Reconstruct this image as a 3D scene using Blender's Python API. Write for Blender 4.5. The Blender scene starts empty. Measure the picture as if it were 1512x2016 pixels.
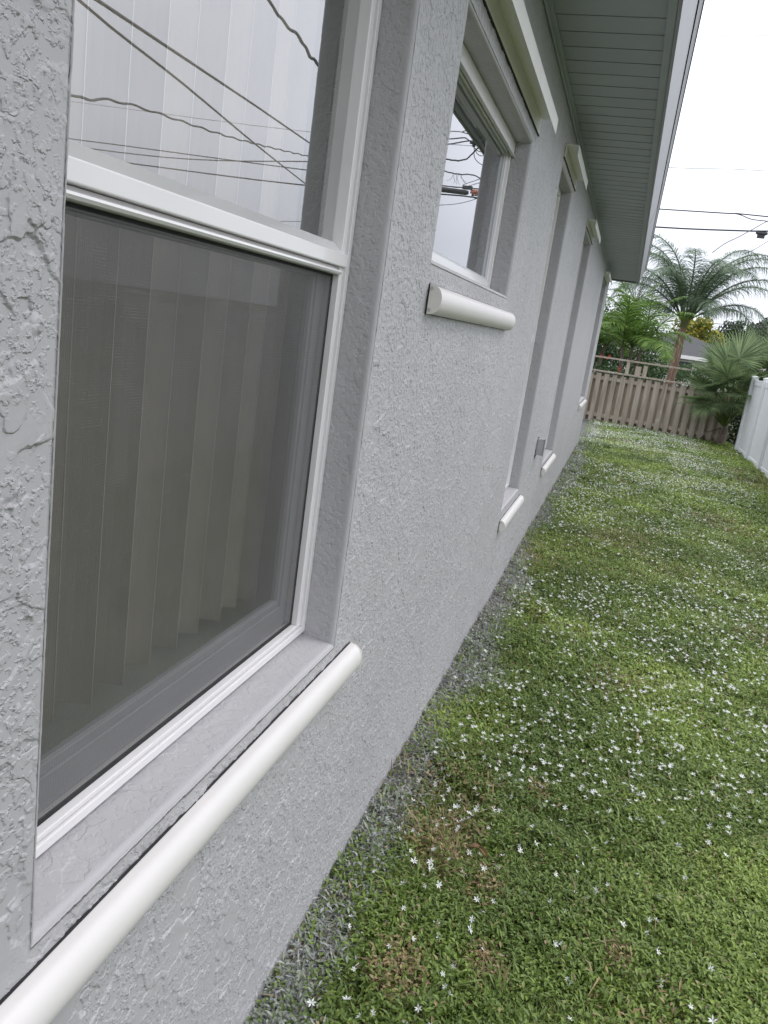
import bpy, math, random
import numpy as np
from mathutils import Vector, Matrix, noise as mnoise
random.seed(7); rng = np.random.default_rng(11)
S = bpy.context.scene; COL = S.collection
R_ = math.radians

# ------------------------------------------------------------------ camera
CAM = (0.46, 0.0, 1.40)
cd = bpy.data.cameras.new('camera'); cam = bpy.data.objects.new('camera', cd); COL.objects.link(cam)
ROT = ((0.949, -0.195, 0.249), (0.284, 0.182, -0.941), (0.138, 0.964, 0.228))
yv = Vector((0.28384, 0.18213, -0.94141))
V1 = Vector((1236-756, -(700-1008), -1590.73)).normalized()
VZ = -Vector((-205-756, -(7726-1008), -1590.73)).normalized()
VZ = (VZ - V1*VZ.dot(V1)).normalized(); VX = V1.cross(VZ)
M = Matrix((VX, V1, VZ)).to_4x4(); M.translation = Vector(CAM)
cam.matrix_world = M
cd.sensor_fit = 'VERTICAL'; cd.sensor_height = 24; cd.lens = 24*1590.73/2016
cd.clip_start = 0.02; cd.clip_end = 1500
S.camera = cam

# ------------------------------------------------------------------ sky, sun, exposure
SUN_EL, SUN_AZ = 58, 60          # sun behind bright overcast, over the yard side
w = bpy.data.worlds.new("World"); S.world = w; w.use_nodes = True
nt = w.node_tree; nt.nodes.clear(); N = nt.nodes; L = nt.links
out = N.new('ShaderNodeOutputWorld'); bg = N.new('ShaderNodeBackground')
sky = N.new('ShaderNodeTexSky'); sky.sky_type = 'NISHITA'; sky.sun_disc = False
sky.sun_elevation = R_(SUN_EL); sky.sun_rotation = R_(90-SUN_AZ+0)
tc = N.new('ShaderNodeTexCoord'); sp = N.new('ShaderNodeSeparateXYZ'); L.new(tc.outputs['Generated'], sp.inputs[0])
ramp = N.new('ShaderNodeValToRGB'); L.new(sp.outputs['Z'], ramp.inputs[0])
e = ramp.color_ramp.elements
e[0].position = 0.0; e[0].color = (7.6, 8.0, 8.9, 1)
e[1].position = 1.0; e[1].color = (16.5, 16.8, 17.8, 1)
for p_, c_ in ((.10, (7.9, 8.2, 9.1)), (.19, (10.2, 10.5, 11.3)), (.45, (13.8, 14.1, 15.1))):
    q = ramp.color_ramp.elements.new(p_); q.color = (*c_, 1)
cn = N.new('ShaderNodeTexNoise'); cn.inputs['Scale'].default_value = 3.2; cn.inputs['Detail'].default_value = 5
cm = N.new('ShaderNodeMapRange'); cm.inputs['From Min'].default_value = .35; cm.inputs['From Max'].default_value = .7
cm.inputs['To Min'].default_value = .93; cm.inputs['To Max'].default_value = 1.07
L.new(tc.outputs['Generated'], cn.inputs['Vector']); L.new(cn.outputs['Fac'], cm.inputs['Value'])
vm = N.new('ShaderNodeVectorMath'); vm.operation = 'SCALE'
L.new(ramp.outputs[0], vm.inputs[0]); L.new(cm.outputs[0], vm.inputs['Scale'])
mx = N.new('ShaderNodeMix'); mx.data_type = 'RGBA'; mx.inputs[0].default_value = 0.9
L.new(sky.outputs[0], mx.inputs[6]); L.new(vm.outputs[0], mx.inputs[7])
L.new(mx.outputs[2], bg.inputs[0]); bg.inputs['Strength'].default_value = 0.115
L.new(bg.outputs[0], out.inputs[0])
sd = bpy.data.lights.new('sun', 'SUN'); sd.energy = 0.75; sd.angle = R_(22); sd.color = (1, .965, .92)
so = bpy.data.objects.new('sun', sd); COL.objects.link(so)
az = R_(SUN_AZ)   # measured from +y toward +x
dirv = Vector((math.sin(az)*math.cos(R_(SUN_EL)), math.cos(az)*math.cos(R_(SUN_EL)), math.sin(R_(SUN_EL))))
so.rotation_euler = dirv.to_track_quat('Z', 'Y').to_euler()
S.view_settings.view_transform = 'Standard'; S.view_settings.look = 'None'
S.view_settings.gamma = 1; S.view_settings.exposure = 0.33
S.render.engine = 'CYCLES'
try:
    S.cycles.max_bounces = 8; S.cycles.transparent_max_bounces = 24
except Exception: pass

# ------------------------------------------------------------------ material helpers
def mat(name):
    m = bpy.data.materials.new(name); m.use_nodes = True
    t = m.node_tree; b = t.nodes['Principled BSDF']; return m, t, b
def link(t, a, b): t.links.new(a, b)
def nnoise(t, scale, detail=3, rough=.5, co=None, dist=0):
    n = t.nodes.new('ShaderNodeTexNoise'); n.inputs['Scale'].default_value = scale
    n.inputs['Detail'].default_value = detail; n.inputs['Roughness'].default_value = rough
    n.inputs['Distortion'].default_value = dist
    if co is not None: link(t, co, n.inputs['Vector'])
    return n
def nramp(t, fac, stops):
    r = t.nodes.new('ShaderNodeValToRGB'); link(t, fac, r.inputs[0]); el = r.color_ramp.elements
    el[0].position, el[0].color = stops[0][0], (*stops[0][1], 1)
    el[1].position, el[1].color = stops[-1][0], (*stops[-1][1], 1)
    for p, c in stops[1:-1]:
        x = el.new(p); x.color = (*c, 1)
    return r
def g3(v): return (v, v, v)
def nmath(t, op, a, b=None, c=None):
    n = t.nodes.new('ShaderNodeMath'); n.operation = op
    for i, v in enumerate((a, b, c)):
        if v is None: continue
        if isinstance(v, (int, float)): n.inputs[i].default_value = v
        else: link(t, v, n.inputs[i])
    return n.outputs[0]
def nmix(t, f, a, b):
    n = t.nodes.new('ShaderNodeMix'); n.data_type = 'RGBA'
    for i, v in ((0, f), (6, a), (7, b)):
        if isinstance(v, (int, float)): n.inputs[i].default_value = v
        elif isinstance(v, tuple): n.inputs[i].default_value = (*v, 1)
        else: link(t, v, n.inputs[i])
    return n.outputs[2]
def nbump(t, h, dist, strength=1.0, nrm=None):
    n = t.nodes.new('ShaderNodeBump'); n.inputs['Distance'].default_value = dist; n.inputs['Strength'].default_value = strength
    link(t, h, n.inputs['Height'])
    if nrm is not None: link(t, nrm, n.inputs['Normal'])
    return n.outputs[0]
def pos(t): return t.nodes.new('ShaderNodeNewGeometry').outputs['Position']
def simple(name, col, rough=.5, spec=.5, var=0.06, scale=8, bump=0, bscale=200, coat=0):
    m, t, b = mat(name); P = pos(t)
    n = nnoise(t, scale, 4, .6, P)
    lo = tuple(c*(1-var) for c in col); hi = tuple(min(1, c*(1+var)) for c in col)
    r = nramp(t, n.outputs['Fac'], [(.3, lo), (.7, hi)])
    link(t, r.outputs[0], b.inputs['Base Color'])
    b.inputs['Roughness'].default_value = rough; b.inputs['Specular IOR Level'].default_value = spec
    b.inputs['Coat Weight'].default_value = coat; b.inputs['Coat Roughness'].default_value = .08
    if bump:
        k = nnoise(t, bscale, 3, .6, P); link(t, nbump(t, k.outputs['Fac'], bump), b.inputs['Normal'])
    return m

def stucco(name, base, relief=1.0):
    m, t, b = mat(name); P = pos(t)
    # skip-trowel finish: rounded skins of plaster with broken edges; bolder by the near window, finer and grainier along the wall
    sx = t.nodes.new('ShaderNodeSeparateXYZ'); link(t, P, sx.inputs[0])
    wv = nnoise(t, 26, 3, .6, P)
    wp = t.nodes.new('ShaderNodeVectorMath'); wp.operation = 'MULTIPLY_ADD'
    link(t, wv.outputs['Color'], wp.inputs[0]); wp.inputs[1].default_value = (.022, .022, .022); link(t, P, wp.inputs[2])
    a = nnoise(t, 9, 2.0, .5, wp.outputs[0])
    pa = nramp(t, a.outputs['Fac'], [(.0, g3(0)), (.485, g3(.02)), (.503, g3(.95)), (.53, g3(1)), (.62, g3(.72)), (1, g3(.7))])
    a2 = nnoise(t, 19, 2.0, .5, wp.outputs[0])
    pb = nramp(t, a2.outputs['Fac'], [(.0, g3(.1)), (.40, g3(0)), (.545, g3(.05)), (.563, g3(.95)), (.60, g3(1)), (1, g3(.75))])
    c = nnoise(t, 88, 3, .55, P)
    pc = nramp(t, c.outputs['Fac'], [(.0, g3(0)), (.50, g3(0)), (.60, g3(1)), (1, g3(1))])
    zone = nnoise(t, 6, 3, .6, P)
    far = t.nodes.new('ShaderNodeMapRange'); link(t, sx.outputs['Y'], far.inputs['Value'])
    far.inputs['From Min'].default_value = .55; far.inputs['From Max'].default_value = 1.6
    zz = nmath(t, 'MULTIPLY_ADD', far.outputs[0], .10, zone.outputs['Fac'])
    zr = nramp(t, zz, [(.41, g3(.0)), (.53, g3(1))])
    big_ = nmath(t, 'MULTIPLY_ADD', far.outputs[0], -.45, 1.0)
    crumbs = nmath(t, 'MULTIPLY', pc.outputs[0], zr.outputs[0])
    fine = nnoise(t, 210, 3, .6, P); und = nnoise(t, 5, 2, .5, P)
    h = nmath(t, 'MULTIPLY', nmath(t, 'MULTIPLY_ADD', pb.outputs[0], .85, pa.outputs[0]), big_)
    h = nmath(t, 'MULTIPLY_ADD', crumbs, .60, h)
    h = nmath(t, 'MULTIPLY_ADD', fine.outputs['Fac'], nmath(t, 'MULTIPLY_ADD', far.outputs[0], .30, .08), h)
    h = nmath(t, 'MULTIPLY_ADD', und.outputs['Fac'], 1.2, h)
    dn = t.nodes.new('ShaderNodeDisplacement'); dn.inputs['Midlevel'].default_value = 0.0; at = t.nodes.new('ShaderNodeAttribute'); at.attribute_name = 'relief'; h = nmath(t, 'MULTIPLY', nmath(t, 'SUBTRACT', h, 1.3), at.outputs['Fac']); dn.inputs['Scale'].default_value = .0026*relief
    link(t, h, dn.inputs['Height']); link(t, dn.outputs[0], t.nodes['Material Output'].inputs['Displacement'])
    m.displacement_method = 'BOTH'
    big = nnoise(t, 1.1, 5, .6, P)
    cc = nramp(t, big.outputs['Fac'], [(.3, tuple(x*.94 for x in base)), (.7, tuple(x*1.05 for x in base))])
    link(t, cc.outputs[0], b.inputs['Base Color'])
    b.inputs['Roughness'].default_value = .55; b.inputs['Specular IOR Level'].default_value = .40
    return m

GREY = (.392, .385, .394)
M_stucco = stucco('grey_stucco', GREY)
M_white = simple('white_vinyl', (.73, .71, .71), .28, .5, .02, 5, coat=.35)
M_bead = simple('glossy_white_bead', (.66, .66, .65), .10, .6, .02, 5, coat=.9); M_bead.node_tree.nodes['Principled BSDF'].inputs['Coat Roughness'].default_value = .015
M_alu = simple('cream_white_aluminium', (.80, .79, .755), .35, .5, .03, 6)
M_track = simple('white_track_cover', (.64, .615, .60), .38, .5, .02, 9)
M_capend = simple('cap_cream', (.66, .64, .60), .5, .4, .04, 30)
M_screw = simple('screw_metal', (.42, .41, .39), .35, .6, .2, 300)
M_dark = simple('dark_gap', (.03, .03, .032), .8, .2, .2, 30)
M_soffit = simple('soffit_vinyl', (.355, .375, .425), .5, .4, .06, 3)
M_fascia = simple('fascia_paint', (.27, .27, .29), .4, .4, .05, 4)
M_drip = simple('drip_edge', (.33, .32, .36), .4, .4, .08, 5)
M_box = simple('painted_box', (.36, .36, .375), .5, .4, .05, 20)
M_sash = simple('sash_vinyl', (.50, .51, .54), .35, .5, .03, 8)
M_blind = simple('blind_fabric', (.66, .58, .50), .75, .2, .05, 12, .0003, 900)
M_blind_edge = simple('blind_edge', (.85, .85, .83), .4, .4, .02, 12)
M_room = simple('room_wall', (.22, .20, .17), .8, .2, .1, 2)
M_wire = simple('cable_black', (.035, .035, .04), .5, .4, .2, 3)
M_wire2 = simple('cable_grey', (.10, .10, .11), .5, .4, .2, 3)
M_orange = simple('orange_insulator', (.50, .17, .11), .4, .5, .1, 9)
M_pvc = simple('fence_vinyl', (.66, .68, .70), .38, .5, .03, 2)
M_shingle_far = simple('neighbour_wall', (.62, .64, .60), .7, .3, .06, 1)

def m_glass(R0=.25):
    m = bpy.data.materials.new('window_glass'); m.use_nodes = True; t = m.node_tree; t.nodes.clear()
    o = t.nodes.new('ShaderNodeOutputMaterial'); mixs = t.nodes.new('ShaderNodeMixShader')
    tr = t.nodes.new('ShaderNodeBsdfTransparent'); tr.inputs[0].default_value = (.88, .90, .89, 1)
    gl = t.nodes.new('ShaderNodeBsdfGlossy'); gl.inputs['Roughness'].default_value = 0.0; gl.inputs[0].default_value = (.97, .97, .99, 1)
    ge = t.nodes.new('ShaderNodeNewGeometry'); dt = t.nodes.new('ShaderNodeVectorMath'); dt.operation = 'DOT_PRODUCT'
    link(t, ge.outputs['Normal'], dt.inputs[0]); link(t, ge.outputs['Incoming'], dt.inputs[1])
    c1 = nmath(t, 'SUBTRACT', 1.0, nmath(t, 'ABSOLUTE', dt.outputs['Value']))     # Schlick term of a sealed double pane, same from both sides
    fac = nmath(t, 'MULTIPLY_ADD', nmath(t, 'POWER', c1, 4.0), 1-R0, R0)
    link(t, fac, mixs.inputs[0]); link(t, tr.outputs[0], mixs.inputs[1]); link(t, gl.outputs[0], mixs.inputs[2])
    link(t, mixs.outputs[0], o.inputs[0]); return m
M_glass = m_glass(); M_glass_low = m_glass(.07)
def m_screen():
    m = bpy.data.materials.new('insect_screen'); m.use_nodes = True; t = m.node_tree; t.nodes.clear()
    P = pos(t); sp = t.nodes.new('ShaderNodeSeparateXYZ'); link(t, P, sp.inputs[0])
    o = t.nodes.new('ShaderNodeOutputMaterial'); mixs = t.nodes.new('ShaderNodeMixShader')
    tr = t.nodes.new('ShaderNodeBsdfTransparent')
    df = t.nodes.new('ShaderNodeBsdfPrincipled'); df.inputs['Base Color'].default_value = (.11, .11, .112, 1); df.inputs['Roughness'].default_value = .45
    # weave: bright horizontal threads broken by noise, finer vertical threads
    wz = nmath(t, 'SINE', nmath(t, 'MULTIPLY', sp.outputs['Z'], 2*math.pi/.0031))
    wy = nmath(t, 'SINE', nmath(t, 'MULTIPLY', sp.outputs['Y'], 2*math.pi/.0030))
    mp = t.nodes.new('ShaderNodeMapping'); link(t, P, mp.inputs[0]); mp.inputs['Scale'].default_value = (1, 130, 1500)
    sn = nnoise(t, 1, 2, .5, mp.outputs[0])
    mp2 = t.nodes.new('ShaderNodeMapping'); link(t, P, mp2.inputs[0]); mp2.inputs['Scale'].default_value = (1, 1300, 40)
    sn2 = nnoise(t, 1, 2, .5, mp2.outputs[0])
    thr = nramp(t, sn.outputs['Fac'], [(.52, g3(0)), (.72, g3(1))])
    thr2 = nramp(t, sn2.outputs['Fac'], [(.56, g3(0)), (.76, g3(.7))])
    zz = nmath(t, 'MULTIPLY', thr.outputs[0], nmath(t, 'MULTIPLY_ADD', wz, .5, .5))
    s = nmath(t, 'ADD', zz, nmath(t, 'MULTIPLY', thr2.outputs[0], .35)); 
    ln = nmath(t, 'POWER', nmath(t, 'MULTIPLY_ADD', nmath(t, 'SINE', nmath(t, 'MULTIPLY', sp.outputs['Z'], 2*math.pi/.0034)), .5, .5), 5.0)
    ln2 = nmath(t, 'POWER', nmath(t, 'MULTIPLY_ADD', nmath(t, 'SINE', nmath(t, 'MULTIPLY', sp.outputs['Y'], 2*math.pi/.0047)), .5, .5), 6.0)
    mp3 = t.nodes.new('ShaderNodeMapping'); link(t, P, mp3.inputs[0]); mp3.inputs['Scale'].default_value = (1, 16, 30)
    pn = nnoise(t, 1, 5, .7, mp3.outputs[0]); pr = nramp(t, pn.outputs['Fac'], [(.30, g3(.25)), (.75, g3(1))])
    s = nmath(t, 'MULTIPLY', nmath(t, 'ADD', ln, nmath(t, 'MULTIPLY', ln2, .5)), nmath(t, 'MULTIPLY', pr.outputs[0], .38))
    gn = nnoise(t, 520, 3, .8, P); gr_ = nramp(t, gn.outputs['Fac'], [(.35, g3(0)), (.70, g3(.34))]); s = nmath(t, 'ADD', s, gr_.outputs[0])
    colr = nmix(t, s, (.032, .032, .032), (.30, .29, .275))
    link(t, colr, df.inputs['Base Color'])
    a = nmath(t, 'MULTIPLY_ADD', wy, .04, .53); a = nmath(t, 'MULTIPLY_ADD', s, .15, a)
    link(t, a, mixs.inputs[0]); link(t, tr.outputs[0], mixs.inputs[1]); link(t, df.outputs[0], mixs.inputs[2])
    link(t, mixs.outputs[0], o.inputs[0]); return m
M_screen = m_screen()

def m_attr(name, rough=.5, trans=.25, spec=.35):
    m, t, b = mat(name)
    a = t.nodes.new('ShaderNodeAttribute'); a.attribute_name = 'Col'
    link(t, a.outputs['Color'], b.inputs['Base Color']); b.inputs['Roughness'].default_value = rough
    b.inputs['Specular IOR Level'].default_value = spec
    if trans:
        o = t.nodes['Material Output']; tl = t.nodes.new('ShaderNodeBsdfTranslucent'); link(t, a.outputs['Color'], tl.inputs[0])
        mxs = t.nodes.new('ShaderNodeMixShader'); mxs.inputs[0].default_value = trans
        link(t, b.outputs[0], mxs.inputs[1]); link(t, tl.outputs[0], mxs.inputs[2]); link(t, mxs.outputs[0], o.inputs[0])
    return m
M_leaf = m_attr('foliage')
M_lawnleaf = m_attr('lawn_leaves', .42, .3, .45)
M_petal = simple('white_petals', (.72, .73, .71), .6, .2, .03, 40)
M_red = simple('red_petals', (.55, .05, .04), .5, .3, .2, 20)

def m_wood():
    m, t, b = mat('weathered_wood'); P = pos(t)
    mp = t.nodes.new('ShaderNodeMapping'); link(t, P, mp.inputs[0]); mp.inputs['Scale'].default_value = (9, 9, .9)
    n = nnoise(t, 1.3, 6, .65, mp.outputs[0], .6)
    mp2 = t.nodes.new('ShaderNodeMapping'); link(t, P, mp2.inputs[0]); mp2.inputs['Scale'].default_value = (90, 90, 3)
    gr = nnoise(t, 1, 4, .6, mp2.outputs[0])
    r = nramp(t, n.outputs['Fac'], [(.25, (.19, .165, .13)), (.45, (.37, .315, .25)), (.6, (.45, .41, .35)), (.8, (.55, .52, .46))])
    k = nnoise(t, 3.3, 2, .5, P); kr = nramp(t, k.outputs['Fac'], [(.66, g3(0)), (.72, g3(.5))])
    c = nmix(t, kr.outputs[0], r.outputs[0], (.62, .58, .54))
    c2 = nmix(t, nmath(t, 'MULTIPLY', gr.outputs['Fac'], .55), c, (.16, .125, .10))
    link(t, c2, b.inputs['Base Color']); b.inputs['Roughness'].default_value = .85
    link(t, nbump(t, gr.outputs['Fac'], .003), b.inputs['Normal']); return m
M_wood = m_wood()
def m_bark(name, a_, b_, c_, sc=(30, 30, 4)):
    m, t, b = mat(name); P = pos(t)
    mp = t.nodes.new('ShaderNodeMapping'); link(t, P, mp.inputs[0]); mp.inputs['Scale'].default_value = sc
    n = nnoise(t, .6, 6, .65, mp.outputs[0], .8)
    r = nramp(t, n.outputs['Fac'], [(.3, a_), (.52, b_), (.72, c_)])
    link(t, r.outputs[0], b.inputs['Base Color']); b.inputs['Roughness'].default_value = .9
    link(t, nbump(t, n.outputs['Fac'], .02), b.inputs['Normal']); return m
M_palmbark = m_bark('queen_palm_bark', (.07, .045, .035), (.20, .125, .09), (.38, .29, .24), (22, 22, 3))
M_bark = m_bark('tree_bark', (.05, .04, .03), (.13, .10, .08), (.22, .19, .16))
def m_shingles(name, base):
    m, t, b = mat(name)
    tcn = pos(t); br = t.nodes.new('ShaderNodeTexBrick'); br.inputs['Scale'].default_value = 3.2
    br.inputs['Color1'].default_value = (*base, 1); br.inputs['Color2'].default_value = (*[x*.75 for x in base], 1)
    br.inputs['Mortar'].default_value = (*[x*.55 for x in base], 1); br.inputs['Mortar Size'].default_value = .015
    link(t, tcn, br.inputs['Vector']); n = nnoise(t, 60, 3, .6, tcn)
    c = nmix(t, nmath(t, 'MULTIPLY', n.outputs['Fac'], .5), br.outputs[0], tuple(x*1.3 for x in base))
    link(t, c, b.inputs['Base Color']); b.inputs['Roughness'].default_value = .9
    return m
M_shingle = m_shingles('grey_shingles', (.055, .055, .058))

# ------------------------------------------------------------------ mesh builder
class MB:
    def __init__(s): s.v = []; s.f = []; s.m = []; s.c = []
    def add(s, vs, fs, mi=0, col=None):
        o = len(s.v); s.v += [tuple(v) for v in vs]
        for f in fs: s.f.append(tuple(o+i for i in f)); s.m.append(mi); s.c.append(col)
    def box(s, x0, x1, y0, y1, z0, z1, mi=0):
        s.add([(x0,y0,z0),(x1,y0,z0),(x1,y1,z0),(x0,y1,z0),(x0,y0,z1),(x1,y0,z1),(x1,y1,z1),(x0,y1,z1)],
              [(0,3,2,1),(4,5,6,7),(0,1,5,4),(1,2,6,5),(2,3,7,6),(3,0,4,7)], mi)
    def quad(s, a, b, c, d, mi=0, col=None): s.add([a,b,c,d], [(0,1,2,3)], mi, col)
    def ext_y(s, prof, y0, y1, mi=0, caps=True):      # extrude a closed (x,z) profile along y
        n = len(prof); vs = [(x, y0, z) for x, z in prof]+[(x, y1, z) for x, z in prof]
        fs = [(i, (i+1) % n, n+(i+1) % n, n+i) for i in range(n)]
        if caps: fs += [tuple(range(n-1, -1, -1)), tuple(range(n, 2*n))]
        s.add(vs, fs, mi)
    def tube(s, pts, r, n=6, mi=0, col=None):
        pts = [Vector(p) for p in pts]; rs = r if isinstance(r, (list, tuple)) else [r]*len(pts)
        vs = []; fs = []
        for i, p in enumerate(pts):
            d = (pts[min(i+1, len(pts)-1)]-pts[max(i-1, 0)]).normalized()
            u = d.cross(Vector((0, 0, 1)));
            if u.length < 1e-3: u = d.cross(Vector((1, 0, 0)))
            u.normalize(); v = d.cross(u)
            for k in range(n):
                a = 2*math.pi*k/n; vs.append(p+(u*math.cos(a)+v*math.sin(a))*rs[i])
        for i in range(len(pts)-1):
            for k in range(n): fs.append((i*n+k, i*n+(k+1) % n, (i+1)*n+(k+1) % n, (i+1)*n+k))
        fs.append(tuple(range(n-1, -1, -1))); fs.append(tuple((len(pts)-1)*n+k for k in range(n)))
        s.add(vs, fs, mi, col)
    def build(s, name, mats, parent=None, smooth=False, bevel=0):
        me = bpy.data.meshes.new(name); me.from_pydata(s.v, [], s.f)
        if not isinstance(mats, (list, tuple)): mats = [mats]
        for m in mats: me.materials.append(m)
        me.polygons.foreach_set('material_index', s.m)
        if any(c is not None for c in s.c):
            ca = me.color_attributes.new('Col', 'FLOAT_COLOR', 'CORNER')
            buf = []
            for f, c in zip(s.f, s.c): buf += [*(c or (.1, .1, .1)), 1]*len(f)
            ca.data.foreach_set('color', buf)
        if smooth: me.polygons.foreach_set('use_smooth', [True]*len(s.f))
        me.update()
        o = bpy.data.objects.new(name, me); COL.objects.link(o)
        if parent is not None:
            o.parent = parent; pl = parent
            wl = Vector((0, 0, 0))
            while pl is not None: wl += pl.location; pl = pl.parent
            me.transform(Matrix.Translation(-wl))
        if bevel:
            bv = o.modifiers.new('bevel', 'BEVEL'); bv.width = bevel; bv.segments = 2; bv.limit_method = 'ANGLE'
        return o
def tag(o, label=None, cat=None, group=None, kind=None):
    if label: o['label'] = label
    if cat: o['category'] = cat
    if group: o['group'] = group
    if kind: o['kind'] = kind
    return o
def empty(name, loc, label, cat, group=None):
    o = bpy.data.objects.new(name, None); COL.objects.link(o); o.location = loc; o.empty_display_size = .1
    return tag(o, label, cat, group)

def fbm(x, y, s, seed=0):
    """cheap vectorised value noise"""
    def h(i, j):
        n = (i*374761393 + j*668265263 + seed*974634777) & 0xffffffff
        n = ((n ^ (n >> 13))*1274126177) & 0xffffffff
        return ((n ^ (n >> 16)) & 0xffff)/65535.0
    r = np.zeros_like(x); amp = 1; tot = 0
    for o in range(3):
        X = x*s*(2**o)+17.3*o; Y = y*s*(2**o)+9.1*o
        i = np.floor(X).astype(np.int64); j = np.floor(Y).astype(np.int64); fx = X-i; fy = Y-j
        fx = fx*fx*(3-2*fx); fy = fy*fy*(3-2*fy)
        r += amp*((h(i, j)*(1-fx)+h(i+1, j)*fx)*(1-fy)+(h(i, j+1)*(1-fx)+h(i+1, j+1)*fx)*fy); tot += amp; amp *= .5
    return r/tot

# ------------------------------------------------------------------ ground
def m_ground():
    m, t, b = mat('lawn_soil'); P = pos(t)
    n = nnoise(t, 3, 6, .7, P); f = nnoise(t, 160, 4, .7, P)
    r = nramp(t, n.outputs['Fac'], [(.35, (.035, .045, .016)), (.55, (.06, .07, .024)), (.72, (.085, .07, .035))])
    c = nmix(t, f.outputs['Fac'], r.outputs[0], (.05, .08, .02))
    sp = t.nodes.new('ShaderNodeSeparateXYZ'); link(t, P, sp.inputs[0])
    e = nnoise(t, 5, 4, .6, P)
    xx = nmath(t, 'MULTIPLY_ADD', e.outputs['Fac'], .22, nmath(t, 'MULTIPLY', sp.outputs['X'], -1.0))
    rr = nramp(t, xx, [(.0, g3(0)), (.05, g3(.8))])          # grey paint overspray on the soil next to the wall
    c2 = nmix(t, rr.outputs[0], c, (.13, .132, .13))
    link(t, c2, b.inputs['Base Color']); b.inputs['Roughness'].default_value = .95
    link(t, nbump(t, f.outputs['Fac'], .01), b.inputs['Normal']); return m
g = MB()
xs = np.concatenate([np.linspace(-400, -20, 8), np.linspace(-10, 0, 4), np.linspace(.2, 4, 20), np.linspace(6, 20, 6), np.linspace(40, 500, 8)])
ys = np.concatenate([np.linspace(-300, -10, 6), np.linspace(-2, 20, 60), np.linspace(24, 60, 8), np.linspace(100, 900, 8)])
X, Y = np.meshgrid(xs, ys); Z = (fbm(X, Y, .9, 5)-.5)*.04*np.clip(X, 0, 1)*(np.abs(Y) < 30)
vs = np.stack([X.ravel(), Y.ravel(), Z.ravel()], 1).tolist(); nx = len(xs)
fs = [(j*nx+i, j*nx+i+1, (j+1)*nx+i+1, (j+1)*nx+i) for j in range(len(ys)-1) for i in range(nx-1)]
g.add(vs, fs); tag(g.build('ground', m_ground(), smooth=True), kind='structure')
def gz(x, y): return (fbm(x, y, .9, 5)-.5)*.04*np.clip(x, 0, 1)

# ------------------------------------------------------------------ the house
YE = 12.6; SZ = 2.44
house = empty('house', (0, 0, 0), 'long grey stucco house with deep panelled soffit and recessed windows, filling the left side', 'house')
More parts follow.
